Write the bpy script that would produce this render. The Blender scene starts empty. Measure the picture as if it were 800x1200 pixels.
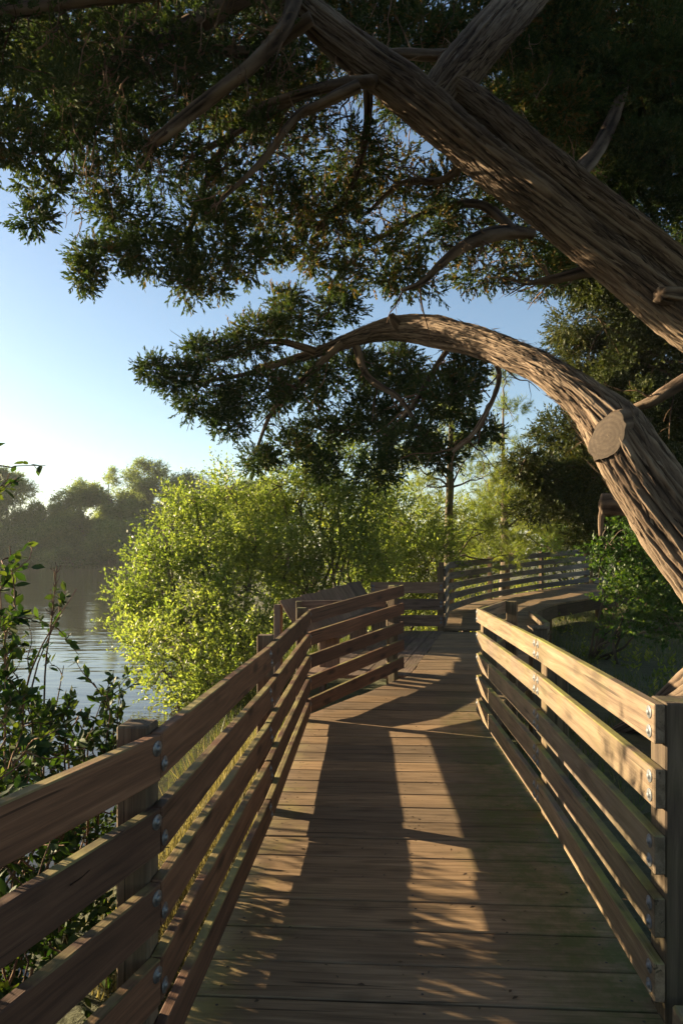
import bpy, math, random
import numpy as np
from mathutils import Vector, Matrix

random.seed(7)
rng = np.random.default_rng(11)
SC = bpy.context.scene
COL = SC.collection

# ---------------------------------------------------------------- camera
EYE = 1.65
FOC = 800.0            # focal length in photo pixels (24 mm lens, upright frame)
HOR = 653.0            # horizon row in the photo
cam_d = bpy.data.cameras.new('camera')
cam = bpy.data.objects.new('camera', cam_d)
COL.objects.link(cam)
cam.location = (0, 0, EYE)
cam.rotation_euler = (math.radians(90), 0, 0)
cam_d.sensor_fit = 'VERTICAL'
cam_d.sensor_height = 36.0
cam_d.sensor_width = 24.0
cam_d.lens = 24.0
cam_d.shift_y = (HOR - 600.0) / 1200.0
cam_d.clip_start = 0.05
cam_d.clip_end = 3000
SC.camera = cam

# ---------------------------------------------------------------- light
SUN_EL = 13.3
SUN_AZ = -67.0          # degrees from +Y, negative = to the left
world = bpy.data.worlds.new('World')
SC.world = world
world.use_nodes = True
wn = world.node_tree.nodes
wl = world.node_tree.links
for n in list(wn):
    wn.remove(n)
sky = wn.new('ShaderNodeTexSky')
sky.sky_type = 'NISHITA'
sky.sun_disc = False
sky.sun_elevation = math.radians(SUN_EL)
sky.sun_rotation = math.radians(SUN_AZ)
sky.air_density = 1.0
sky.dust_density = 0.8
sky.ozone_density = 1.6
bg = wn.new('ShaderNodeBackground')
bg.inputs['Strength'].default_value = 0.052
wo = wn.new('ShaderNodeOutputWorld')
wl.new(sky.outputs[0], bg.inputs['Color'])
wl.new(bg.outputs[0], wo.inputs['Surface'])

sun_d = bpy.data.lights.new('sun', 'SUN')
sun = bpy.data.objects.new('sun', sun_d)
COL.objects.link(sun)
sun_d.energy = 5.0
sun_d.angle = math.radians(0.5)
sun_d.color = (1.0, 0.79, 0.50)
az, el = math.radians(SUN_AZ), math.radians(SUN_EL)
SUN_DIR = Vector((math.sin(az) * math.cos(el), math.cos(az) * math.cos(el), math.sin(el)))
sun.rotation_euler = SUN_DIR.to_track_quat('Z', 'Y').to_euler()
sun.location = SUN_DIR * 60

SC.view_settings.view_transform = 'Standard'
SC.view_settings.look = 'None'
SC.view_settings.exposure = 2.15
SC.view_settings.gamma = 1.0
SC.cycles.use_denoising = True
SC.cycles.denoising_input_passes = 'RGB_ALBEDO_NORMAL'
SC.cycles.denoising_prefilter = 'ACCURATE'
SC.cycles.max_bounces = 6
SC.cycles.diffuse_bounces = 3
SC.cycles.glossy_bounces = 3
SC.cycles.transmission_bounces = 4
SC.cycles.transparent_max_bounces = 6
SC.cycles.volume_bounces = 0
SC.cycles.caustics_reflective = False
SC.cycles.caustics_refractive = False


def W(px, py, y):
    """the point of the place that stands y metres ahead of the camera on a photo pixel"""
    return Vector(((px - 400.0) * y / FOC, y, EYE - (py - HOR) * y / FOC))


# ---------------------------------------------------------------- object helpers
def link(name, mesh, parent=None, loc=None, mat=None):
    o = bpy.data.objects.new(name, mesh)
    COL.objects.link(o)
    if parent is not None:
        o.parent = parent
    if loc is not None:
        o.location = loc
    if mat is not None and mesh is not None and len(mesh.materials) == 0:
        mesh.materials.append(mat)
    return o


def thing(name, label, cat, loc=(0, 0, 0), group=None):
    o = bpy.data.objects.new(name, None)
    COL.objects.link(o)
    o.location = loc
    o.empty_display_size = 0.2
    o['label'] = label
    o['category'] = cat
    if group:
        o['group'] = group
    return o


def mesh_np(name, v, tris=None, quads=None, smooth=False, tint=None):
    """mesh from numpy arrays"""
    me = bpy.data.meshes.new(name)
    v = np.asarray(v, dtype=np.float32).reshape(-1, 3)
    fs = []
    sizes = []
    if tris is not None and len(tris):
        t = np.asarray(tris, dtype=np.int32).reshape(-1, 3)
        fs.append(t.ravel()); sizes.append(np.full(len(t), 3, np.int32))
    if quads is not None and len(quads):
        q = np.asarray(quads, dtype=np.int32).reshape(-1, 4)
        fs.append(q.ravel()); sizes.append(np.full(len(q), 4, np.int32))
    li = np.concatenate(fs); sz = np.concatenate(sizes)
    me.vertices.add(len(v)); me.vertices.foreach_set('co', v.ravel())
    me.loops.add(len(li)); me.loops.foreach_set('vertex_index', li)
    me.polygons.add(len(sz))
    st = np.concatenate(([0], np.cumsum(sz)[:-1])).astype(np.int32)
    me.polygons.foreach_set('loop_start', st)
    me.polygons.foreach_set('loop_total', sz)
    if smooth:
        me.polygons.foreach_set('use_smooth', np.ones(len(sz), dtype=bool))
    if tint is not None:
        a = me.attributes.new('tint', 'FLOAT', 'POINT')
        a.data.foreach_set('value', np.asarray(tint, dtype=np.float32))
    me.update(calc_edges=True)
    return me


# ---------------------------------------------------------------- numpy noise
_perm = rng.integers(0, 1 << 30, size=4096)


def _h(i, j, k):
    n = (i * 73856093) ^ (j * 19349663) ^ (k * 83492791)
    return (_perm[n & 4095] & 65535) / 65535.0


def vnoise(x, y, z):
    xi, yi, zi = np.floor(x).astype(np.int64), np.floor(y).astype(np.int64), np.floor(z).astype(np.int64)
    fx, fy, fz = x - xi, y - yi, z - zi
    fx = fx * fx * (3 - 2 * fx); fy = fy * fy * (3 - 2 * fy); fz = fz * fz * (3 - 2 * fz)
    r = 0
    for a in (0, 1):
        for b in (0, 1):
            for c in (0, 1):
                w = (fx if a else 1 - fx) * (fy if b else 1 - fy) * (fz if c else 1 - fz)
                r = r + w * _h(xi + a, yi + b, zi + c)
    return r


# ---------------------------------------------------------------- node helpers
def new_mat(name):
    m = bpy.data.materials.new(name)
    m.use_nodes = True
    nt = m.node_tree
    for n in list(nt.nodes):
        nt.nodes.remove(n)
    out = nt.nodes.new('ShaderNodeOutputMaterial')
    return m, nt, out


def N(nt, kind, **kw):
    n = nt.nodes.new(kind)
    for k, v in kw.items():
        if k in n.inputs.keys() if hasattr(n.inputs, 'keys') else False:
            n.inputs[k].default_value = v
        else:
            setattr(n, k, v)
    return n


def ramp(nt, fac, stops):
    r = nt.nodes.new('ShaderNodeValToRGB')
    els = r.color_ramp.elements
    while len(els) > 1:
        els.remove(els[0])
    els[0].position = stops[0][0]
    els[0].color = (*stops[0][1], 1)
    for p, c in stops[1:]:
        e = els.new(p)
        e.color = (*c, 1)
    nt.links.new(fac, r.inputs[0])
    return r.outputs[0]


def g(v):
    return (v, v, v)


def mixc(nt, fac, a, b, blend='MIX'):
    m = nt.nodes.new('ShaderNodeMix')
    m.data_type = 'RGBA'
    m.blend_type = blend
    for sock, val in ((m.inputs[0], fac), (m.inputs[6], a), (m.inputs[7], b)):
        if hasattr(val, 'is_linked'):
            nt.links.new(val, sock)
        elif isinstance(val, (int, float)):
            sock.default_value = val
        else:
            sock.default_value = (*val, 1)
    return m.outputs[2]


def math_n(nt, op, a, b=None, c=None, clamp=False):
    m = nt.nodes.new('ShaderNodeMath')
    m.operation = op
    m.use_clamp = clamp
    for i, val in enumerate((a, b, c)):
        if val is None:
            continue
        if hasattr(val, 'is_linked'):
            nt.links.new(val, m.inputs[i])
        else:
            m.inputs[i].default_value = val
    return m.outputs[0]


def noise(nt, vec, scale, detail=4, rough=0.55, dist=0.0):
    n = nt.nodes.new('ShaderNodeTexNoise')
    n.inputs['Scale'].default_value = scale
    n.inputs['Detail'].default_value = detail
    n.inputs['Roughness'].default_value = rough
    n.inputs['Distortion'].default_value = dist
    nt.links.new(vec, n.inputs['Vector'])
    return n.outputs[0]


def mapping(nt, vec, scale=(1, 1, 1), loc=None):
    m = nt.nodes.new('ShaderNodeMapping')
    m.inputs['Scale'].default_value = scale
    nt.links.new(vec, m.inputs['Vector'])
    if loc is not None:
        nt.links.new(loc, m.inputs['Location'])
    return m.outputs[0]


def bump(nt, height, strength, dist):
    b = nt.nodes.new('ShaderNodeBump')
    b.inputs['Strength'].default_value = strength
    b.inputs['Distance'].default_value = dist
    nt.links.new(height, b.inputs['Height'])
    return b.outputs[0]


# ---------------------------------------------------------------- materials
def wood_material(name, dark, mid, light, moss_top=0.0, moss_face=0.0, rough=0.75, knots=0.55, moss_col=(0.15, 0.16, 0.03)):
    """sawn board: grain along the board's own X axis"""
    m, nt, out = new_mat(name)
    tc = nt.nodes.new('ShaderNodeTexCoord')
    oi = nt.nodes.new('ShaderNodeObjectInfo')
    off = nt.nodes.new('ShaderNodeVectorMath'); off.operation = 'SCALE'
    off.inputs[0].default_value = (37.0, 91.0, 53.0)
    nt.links.new(oi.outputs['Random'], off.inputs['Scale'])
    base = nt.nodes.new('ShaderNodeVectorMath'); base.operation = 'ADD'
    nt.links.new(tc.outputs['Object'], base.inputs[0]); nt.links.new(off.outputs[0], base.inputs[1])
    v = base.outputs[0]
    # knots: sparse spots, grain bends round them
    vo = nt.nodes.new('ShaderNodeTexVoronoi')
    vo.inputs['Scale'].default_value = 1.0
    nt.links.new(mapping(nt, v, (3.1, 9.0, 9.0)), vo.inputs['Vector'])
    knot = ramp(nt, vo.outputs['Distance'], [(0.12, g(1)), (0.30, g(0))])
    g1 = noise(nt, mapping(nt, v, (1.6, 26, 26)), 1.0, 5, 0.6, 1.2)
    g2 = noise(nt, mapping(nt, v, (5.0, 150, 150)), 1.0, 3, 0.6, 0.4)
    g3 = noise(nt, mapping(nt, v, (1.1, 2.5, 2.5)), 1.0, 3, 0.5)
    col = ramp(nt, g1, [(0.28, dark), (0.52, mid), (0.75, light)])
    fine = ramp(nt, g2, [(0.3, g(0.78)), (0.6, g(1.05))])
    col = mixc(nt, 0.85, col, fine, 'MULTIPLY')
    blot = ramp(nt, g3, [(0.3, g(0.68)), (0.68, g(1.15))])
    col = mixc(nt, 0.8, col, blot, 'MULTIPLY')
    col = mixc(nt, math_n(nt, 'MULTIPLY', knot, knots), col, tuple(c * 0.3 for c in dark))
    chk = noise(nt, mapping(nt, v, (0.9, 42, 42)), 1.0, 2, 0.5, 0.6)
    chm = ramp(nt, chk, [(0.30, g(1)), (0.345, g(0))])
    col = mixc(nt, math_n(nt, 'MULTIPLY', chm, 0.75), col, tuple(c * 0.25 for c in dark))
    # each board its own tone
    tone = ramp(nt, oi.outputs['Random'], [(0.0, (0.68, 0.69, 0.72)), (0.5, (1.0, 0.97, 0.94)), (1.0, (1.22, 1.15, 1.05))])
    col = mixc(nt, 1.0, col, tone, 'MULTIPLY')
    # green algae film, on upper edges and in patches
    geo = nt.nodes.new('ShaderNodeNewGeometry')
    sep = nt.nodes.new('ShaderNodeSeparateXYZ'); nt.links.new(geo.outputs['Normal'], sep.inputs[0])
    up = ramp(nt, sep.outputs['Z'], [(0.35, g(0)), (0.8, g(1))])
    mp = noise(nt, geo.outputs['Position'], 2.2, 5, 0.65)
    mpm = ramp(nt, mp, [(0.42, g(0)), (0.62, g(1))])
    mossf = math_n(nt, 'MULTIPLY', mpm, math_n(nt, 'ADD', math_n(nt, 'MULTIPLY', up, moss_top), moss_face, clamp=True), clamp=True)
    col = mixc(nt, mossf, col, moss_col)
    p = nt.nodes.new('ShaderNodeBsdfPrincipled')
    nt.links.new(col, p.inputs['Base Color'])
    p.inputs['Roughness'].default_value = rough
    p.inputs['Specular IOR Level'].default_value = 0.25
    hh = math_n(nt, 'ADD', math_n(nt, 'MULTIPLY', g1, 0.6), math_n(nt, 'MULTIPLY', g2, 0.5))
    nt.links.new(bump(nt, hh, 0.5, 0.004), p.inputs['Normal'])
    nt.links.new(p.outputs[0], out.inputs['Surface'])
    return m


def deck_material():
    m = deck_base()
    nt = m.node_tree
    p = [n for n in nt.nodes if n.type == 'BSDF_PRINCIPLED'][0]
    old = p.inputs['Base Color'].links[0].from_socket
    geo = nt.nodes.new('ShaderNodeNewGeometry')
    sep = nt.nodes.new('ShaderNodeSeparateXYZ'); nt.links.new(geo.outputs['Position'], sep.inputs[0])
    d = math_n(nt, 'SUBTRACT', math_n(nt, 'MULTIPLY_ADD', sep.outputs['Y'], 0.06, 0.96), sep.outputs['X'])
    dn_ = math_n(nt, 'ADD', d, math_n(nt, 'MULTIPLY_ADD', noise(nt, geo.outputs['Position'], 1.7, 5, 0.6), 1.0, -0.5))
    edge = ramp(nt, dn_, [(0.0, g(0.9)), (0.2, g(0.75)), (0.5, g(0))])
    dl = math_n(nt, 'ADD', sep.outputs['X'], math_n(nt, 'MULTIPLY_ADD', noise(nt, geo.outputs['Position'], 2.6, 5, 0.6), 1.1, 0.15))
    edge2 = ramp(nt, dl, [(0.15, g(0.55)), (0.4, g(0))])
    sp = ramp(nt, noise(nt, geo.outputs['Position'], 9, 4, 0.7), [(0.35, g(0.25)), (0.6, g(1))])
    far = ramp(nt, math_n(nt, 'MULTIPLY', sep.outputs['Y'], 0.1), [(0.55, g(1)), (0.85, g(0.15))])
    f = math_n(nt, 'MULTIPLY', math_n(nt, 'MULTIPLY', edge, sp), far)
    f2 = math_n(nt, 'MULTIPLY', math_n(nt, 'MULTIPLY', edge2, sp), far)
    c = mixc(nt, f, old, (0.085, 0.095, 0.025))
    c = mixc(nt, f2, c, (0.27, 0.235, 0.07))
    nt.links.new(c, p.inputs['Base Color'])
    return m


def deck_base():
    m = wood_material('deck_wood', (0.14, 0.095, 0.055), (0.24, 0.165, 0.098), (0.33, 0.238, 0.145), 0, 0, 0.8, 0.35)
    return m


def bark_material(name, c0, c1, c2, scale=1.0):
    m, nt, out = new_mat(name)
    tc = nt.nodes.new('ShaderNodeTexCoord')
    at = nt.nodes.new('ShaderNodeAttribute'); at.attribute_name = 'tint'
    v = tc.outputs['Object']
    ab = nt.nodes.new('ShaderNodeAttribute'); ab.attribute_name = 'bark'
    n0 = noise(nt, v, 40 * scale, 5, 0.7, 0.5)
    n1 = math_n(nt, 'ADD', math_n(nt, 'MULTIPLY', noise(nt, ab.outputs['Vector'], 2.2 * scale, 7, 0.72, 0.5), 0.7), math_n(nt, 'MULTIPLY', n0, 0.3))
    n2 = noise(nt, v, 2.0 * scale, 3, 0.5)
    f = math_n(nt, 'ADD', math_n(nt, 'MULTIPLY', at.outputs['Fac'], 0.65), math_n(nt, 'MULTIPLY', n1, 0.45))
    col = ramp(nt, f, [(0.36, c0), (0.6, c1), (0.92, c2)])
    col = mixc(nt, 0.6, col, ramp(nt, n2, [(0.3, g(0.7)), (0.7, g(1.15))]), 'MULTIPLY')
    p = nt.nodes.new('ShaderNodeBsdfPrincipled')
    nt.links.new(col, p.inputs['Base Color'])
    p.inputs['Roughness'].default_value = 0.9
    p.inputs['Specular IOR Level'].default_value = 0.15
    nt.links.new(bump(nt, n1, 0.9, 0.03), p.inputs['Normal'])
    nt.links.new(p.outputs[0], out.inputs['Surface'])
    return m


def leaf_material(name, stops, trans=0.45, tcol=(1.15, 1.2, 0.55), gloss=0.25, rough=0.5):
    m, nt, out = new_mat(name)
    at = nt.nodes.new('ShaderNodeAttribute'); at.attribute_name = 'tint'
    col = ramp(nt, at.outputs['Fac'], stops)
    p = nt.nodes.new('ShaderNodeBsdfPrincipled')
    nt.links.new(col, p.inputs['Base Color'])
    p.inputs['Roughness'].default_value = rough
    p.inputs['Specular IOR Level'].default_value = gloss
    t = nt.nodes.new('ShaderNodeBsdfTranslucent')
    nt.links.new(mixc(nt, 1.0, col, tcol, 'MULTIPLY'), t.inputs['Color'])
    mx = nt.nodes.new('ShaderNodeMixShader')
    mx.inputs[0].default_value = trans
    nt.links.new(p.outputs[0], mx.inputs[1]); nt.links.new(t.outputs[0], mx.inputs[2])
    nt.links.new(mx.outputs[0], out.inputs['Surface'])
    return m


def plain_material(name, col, rough=0.6, metal=0.0, nscale=30, amount=0.3):
    m, nt, out = new_mat(name)
    tc = nt.nodes.new('ShaderNodeTexCoord')
    n = noise(nt, tc.outputs['Object'], nscale, 4)
    c = mixc(nt, amount, col, ramp(nt, n, [(0.3, g(0.4)), (0.7, g(1.3))]), 'MULTIPLY')
    p = nt.nodes.new('ShaderNodeBsdfPrincipled')
    nt.links.new(c, p.inputs['Base Color'])
    p.inputs['Roughness'].default_value = rough
    p.inputs['Metallic'].default_value = metal
    nt.links.new(p.outputs[0], out.inputs['Surface'])
    return m


M = {}
M['rail_red'] = wood_material('redwood_rail', (0.06, 0.031, 0.018), (0.115, 0.058, 0.034), (0.17, 0.092, 0.054), 1.0, 0.0, 0.7, 0.85, (0.24, 0.205, 0.075))
M['rail_pale'] = wood_material('weathered_rail', (0.095, 0.066, 0.044), (0.17, 0.124, 0.083), (0.245, 0.188, 0.13), 0.95, 0.10, 0.75, 0.4, (0.22, 0.21, 0.05))
M['rail_grey'] = wood_material('grey_rail', (0.10, 0.085, 0.075), (0.17, 0.15, 0.13), (0.26, 0.22, 0.18), 0.3, 0.0, 0.8, 0.4)
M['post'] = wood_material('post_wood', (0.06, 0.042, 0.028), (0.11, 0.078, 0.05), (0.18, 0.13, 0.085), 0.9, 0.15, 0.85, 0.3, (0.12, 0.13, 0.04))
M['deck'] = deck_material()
M['bay'] = wood_material('bay_wood', (0.10, 0.065, 0.05), (0.18, 0.125, 0.095), (0.27, 0.2, 0.15), 0.2, 0, 0.85, 0.4)
M['joist'] = wood_material('joist_wood', (0.05, 0.035, 0.025), (0.09, 0.06, 0.04), (0.13, 0.09, 0.06), 0.3, 0.1, 0.9, 0.2)
M['steel'] = plain_material('galvanised_steel', (0.15, 0.16, 0.17), 0.6, 0.4, 60, 0.6)
M['steel_dark'] = plain_material('weathered_steel', (0.16, 0.16, 0.16), 0.5, 0.8, 60, 0.6)
M['bark'] = bark_material('cypress_bark', (0.024, 0.017, 0.013), (0.115, 0.08, 0.056), (0.25, 0.19, 0.135))
M['bark_grey'] = bark_material('grey_bark', (0.05, 0.04, 0.03), (0.14, 0.11, 0.08), (0.24, 0.20, 0.15))
M['twig'] = bark_material('twig_bark', (0.05, 0.03, 0.02), (0.19, 0.12, 0.075), (0.32, 0.21, 0.13))
M['cut'] = None
M['cyp'] = leaf_material('cypress_foliage', [(0.0, (0.016, 0.036, 0.016)), (0.45, (0.038, 0.07, 0.024)), (0.72, (0.078, 0.105, 0.034)), (1.0, (0.17, 0.105, 0.042))], 0.35, (1.3, 1.2, 0.5), 0.08, 0.7)
M['cyp2'] = leaf_material('dark_cypress_foliage', [(0.0, (0.02, 0.034, 0.012)), (0.6, (0.048, 0.066, 0.02)), (1.0, (0.11, 0.11, 0.03))], 0.35, (1.2, 1.1, 0.5), 0.2)
M['willow'] = leaf_material('willow_leaf', [(0.0, (0.08, 0.122, 0.032)), (0.5, (0.145, 0.19, 0.05)), (1.0, (0.235, 0.262, 0.09))], 0.58, (1.6, 1.62, 0.68), 0.4, 0.4)
M['pine'] = leaf_material('pine_needle', [(0.0, (0.07, 0.11, 0.03)), (0.6, (0.14, 0.18, 0.05)), (1.0, (0.23, 0.24, 0.075))], 0.58, (1.7, 1.6, 0.55), 0.3)
M['mid'] = leaf_material('thicket_leaf', [(0.0, (0.08, 0.115, 0.026)), (0.5, (0.15, 0.185, 0.042)), (1.0, (0.24, 0.25, 0.07))], 0.58, (1.7, 1.6, 0.55), 0.3)
M['dkbush'] = leaf_material('dark_shrub_leaf', [(0.0, (0.025, 0.06, 0.014)), (0.6, (0.05, 0.105, 0.024)), (1.0, (0.11, 0.16, 0.035))], 0.5, (1.5, 1.4, 0.5), 0.35, 0.45)
M['near'] = leaf_material('glossy_shrub_leaf', [(0.0, (0.015, 0.038, 0.012)), (0.6, (0.038, 0.075, 0.018)), (1.0, (0.09, 0.12, 0.028))], 0.4, (1.2, 1.2, 0.4), 0.2, 0.6)
M['far'] = leaf_material('far_tree_leaf', [(0.0, (0.07, 0.10, 0.035)), (0.5, (0.12, 0.16, 0.055)), (1.0, (0.2, 0.22, 0.075))], 0.55, (1.8, 1.8, 0.7), 0.2)
M['grass'] = leaf_material('grass_blade', [(0.0, (0.05, 0.085, 0.024)), (0.6, (0.105, 0.14, 0.04)), (1.0, (0.27, 0.23, 0.1))], 0.4, (1.2, 1.15, 0.5), 0.2)
M['dry'] = leaf_material('dry_grass', [(0.0, (0.12, 0.11, 0.045)), (0.6, (0.26, 0.23, 0.10)), (1.0, (0.40, 0.35, 0.18))], 0.4, (1.1, 1.05, 0.7), 0.2)


def cut_material():
    m, nt, out = new_mat('sawn_end')
    tc = nt.nodes.new('ShaderNodeTexCoord')
    w = nt.nodes.new('ShaderNodeTexWave')
    w.wave_type = 'RINGS'; w.rings_direction = 'Z'
    w.inputs['Scale'].default_value = 4.5; w.inputs['Distortion'].default_value = 2.5; w.inputs['Detail'].default_value = 3
    nt.links.new(mapping(nt, tc.outputs['Object'], (1.0, 0.8, 1.0)), w.inputs['Vector'])
    w.inputs['Scale'].default_value = 7
    n = noise(nt, tc.outputs['Object'], 9, 7, 0.75, 1.5)
    c = ramp(nt, w.outputs[0], [(0.0, (0.125, 0.092, 0.066)), (1.0, (0.15, 0.112, 0.08))])
    c = mixc(nt, 0.7, c, ramp(nt, n, [(0.3, g(0.45)), (0.62, g(1.15))]), 'MULTIPLY')
    p = nt.nodes.new('ShaderNodeBsdfPrincipled')
    nt.links.new(c, p.inputs['Base Color']); p.inputs['Roughness'].default_value = 0.85
    nt.links.new(bump(nt, n, 0.35, 0.012), p.inputs['Normal'])
    nt.links.new(p.outputs[0], out.inputs['Surface'])
    return m


M['cut'] = cut_material()


def ground_material():
    m, nt, out = new_mat('ground_soil')
    geo = nt.nodes.new('ShaderNodeNewGeometry')
    p1 = noise(nt, geo.outputs['Position'], 0.55, 6, 0.6)
    p2 = noise(nt, geo.outputs['Position'], 9, 6, 0.7)
    c = ramp(nt, p1, [(0.3, (0.05, 0.055, 0.022)), (0.5, (0.075, 0.08, 0.03)), (0.7, (0.11, 0.09, 0.05))])
    c = mixc(nt, 0.8, c, ramp(nt, p2, [(0.3, g(0.5)), (0.7, g(1.3))]), 'MULTIPLY')
    p = nt.nodes.new('ShaderNodeBsdfPrincipled')
    nt.links.new(c, p.inputs['Base Color']); p.inputs['Roughness'].default_value = 0.95
    nt.links.new(bump(nt, p2, 0.8, 0.05), p.inputs['Normal'])
    nt.links.new(p.outputs[0], out.inputs['Surface'])
    return m


def water_material():
    m, nt, out = new_mat('pond_water')
    geo = nt.nodes.new('ShaderNodeNewGeometry')
    n1 = noise(nt, mapping(nt, geo.outputs['Position'], (0.5, 1.6, 1)), 1.0, 3, 0.5)
    n2 = noise(nt, mapping(nt, geo.outputs['Position'], (0.06, 0.2, 1)), 1.0, 2, 0.5)
    h = math_n(nt, 'MULTIPLY', n1, ramp(nt, n2, [(0.35, g(0.25)), (0.65, g(1))]))
    p = nt.nodes.new('ShaderNodeBsdfPrincipled')
    p.inputs['Base Color'].default_value = (0.05, 0.047, 0.036, 1)
    p.inputs['Roughness'].default_value = 0.05
    p.inputs['IOR'].default_value = 1.33
    nt.links.new(bump(nt, h, 0.2, 0.14), p.inputs['Normal'])
    nt.links.new(p.outputs[0], out.inputs['Surface'])
    return m


M['ground'] = ground_material()
M['water'] = water_material()

# ================================================================ SETTING
WATER_Z = -0.6
_sy = [-60, 1, 4.4, 7.5, 10, 14, 25, 60, 150, 400]
_sx = [-2.7, -3.0, -3.3, -2.6, -3.2, -4.5, -7, -14, -40, -110]


def deck_z(y):
    return float(np.interp(y, [-5, 7.0, 8.6, 12.5, 14.7, 16.5, 18.3, 20.1, 21.7, 26], [0, 0, 0.16, 0.31, 0.43, 0.465, 0.515, 0.65, 0.81, 0.95]))


def ground_h(x, y):
    d = x - np.interp(y, _sy, _sx)
    s = np.clip((d + 1.2) / 3.2, 0, 1); s = s * s * (3 - 2 * s)
    land = np.interp(y, [-10, 9, 20, 30, 80], [-0.50, -0.55, -0.12, 0.1, 0.4])
    h = -1.5 + (land + 1.5) * s
    far = np.clip((y - 146) / 8.0, 0, 1); far = far * far * (3 - 2 * far)
    h = np.maximum(h, -1.5 + 2.0 * far)
    h = h + (vnoise(x * 0.7, y * 0.7, 0 * x) - 0.5) * 0.16 * s
    return h


def grid_mesh(name, xs, ys, hf, smooth=True):
    X, Y = np.meshgrid(xs, ys)
    Z = hf(X, Y)
    v = np.stack([X, Y, Z], -1).reshape(-1, 3)
    nx, ny = len(xs), len(ys)
    i = np.arange(nx * ny).reshape(ny, nx)
    q = np.stack([i[:-1, :-1], i[:-1, 1:], i[1:, 1:], i[1:, :-1]], -1).reshape(-1, 4)
    return mesh_np(name, v, quads=q, smooth=smooth)


gx = np.concatenate([np.linspace(-700, -60, 12), np.linspace(-50, -13, 16), np.linspace(-12, 16, 113), np.linspace(18, 60, 16), np.linspace(80, 700, 12)])
gy = np.concatenate([np.linspace(-120, -8, 10), np.linspace(-6, 32, 153), np.linspace(34, 140, 30), np.linspace(143, 165, 23), np.linspace(180, 900, 14)])
go = link('ground', grid_mesh('ground', gx, gy, ground_h), mat=M['ground'])
go['kind'] = 'structure'
wv = np.array([[-690, -110, WATER_Z], [690, -110, WATER_Z], [690, 890, WATER_Z], [-690, 890, WATER_Z]])
wob = link('pond_water', mesh_np('pond_water', wv, quads=[[0, 1, 2, 3]]), mat=M['water'])
wob['kind'] = 'structure'


# ---------------------------------------------------------------- boards
_board_cache = {}


def board_mesh(L, H, T, mat, bev=0.004):
    """sawn board: length on X, height on Z, thickness on Y, chamfered all round"""
    key = (round(L, 3), round(H, 3), round(T, 3), mat.name, bev)
    if key in _board_cache:
        return _board_cache[key]
    hx, hy, hz = L / 2, T / 2, H / 2
    v = []
    idx = {}
    for sx in (-1, 1):
        for sy in (-1, 1):
            for sz in (-1, 1):
                idx[(sx, sy, sz, 0)] = len(v); v.append((sx * hx, sy * (hy - bev), sz * (hz - bev)))
                idx[(sx, sy, sz, 1)] = len(v); v.append((sx * (hx - bev), sy * hy, sz * (hz - bev)))
                idx[(sx, sy, sz, 2)] = len(v); v.append((sx * (hx - bev), sy * (hy - bev), sz * hz))
    f = []
    for s in (-1, 1):
        q = [(s, -1, -1, 0), (s, 1, -1, 0), (s, 1, 1, 0), (s, -1, 1, 0)]
        f.append([idx[a] for a in (q if s > 0 else q[::-1])])
        q = [(-1, s, -1, 1), (-1, s, 1, 1), (1, s, 1, 1), (1, s, -1, 1)]
        f.append([idx[a] for a in (q if s > 0 else q[::-1])])
        q = [(-1, -1, s, 2), (1, -1, s, 2), (1, 1, s, 2), (-1, 1, s, 2)]
        f.append([idx[a] for a in (q if s > 0 else q[::-1])])
    for a in (-1, 1):
        for b in (-1, 1):
            f.append([idx[(-1, a, b, 1)], idx[(1, a, b, 1)], idx[(1, a, b, 2)], idx[(-1, a, b, 2)]])
            f.append([idx[(a, -1, b, 0)], idx[(a, 1, b, 0)], idx[(a, 1, b, 2)], idx[(a, -1, b, 2)]])
            f.append([idx[(a, b, -1, 0)], idx[(a, b, 1, 0)], idx[(a, b, 1, 1)], idx[(a, b, -1, 1)]])
    t = []
    for a in (-1, 1):
        for b in (-1, 1):
            for c in (-1, 1):
                t.append([idx[(a, b, c, 0)], idx[(a, b, c, 1)], idx[(a, b, c, 2)]])
    me = bpy.data.meshes.new('board')
    me.from_pydata(v, [], f + t)
    import bmesh
    bm = bmesh.new(); bm.from_mesh(me); bmesh.ops.recalc_face_normals(bm, faces=bm.faces); bm.to_mesh(me); bm.free()
    me.materials.append(mat)
    _board_cache[key] = me
    return me


def frame_mat(p, xdir, up=Vector((0, 0, 1))):
    x = Vector(xdir).normalized()
    y = up.cross(x).normalized()
    z = x.cross(y).normalized()
    m = Matrix((x, y, z)).transposed().to_4x4()
    m.translation = p
    return m


def put(name, me, parent, mw):
    """link a part with a world matrix under a parent that has no rotation"""
    o = bpy.data.objects.new(name, me)
    COL.objects.link(o)
    o.parent = parent
    pl = Matrix.Translation(parent.matrix_basis.translation) if parent.type == 'EMPTY' else parent.matrix_basis
    o.matrix_basis = pl.inverted() @ mw
    return o


def beam(name, p0, p1, H, T, mat, parent, up=Vector((0, 0, 1)), bev=0.004):
    p0, p1 = Vector(p0), Vector(p1)
    L = (p1 - p0).length
    return put(name, board_mesh(L, H, T, mat, bev), parent, frame_mat((p0 + p1) / 2, p1 - p0, up))


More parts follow.
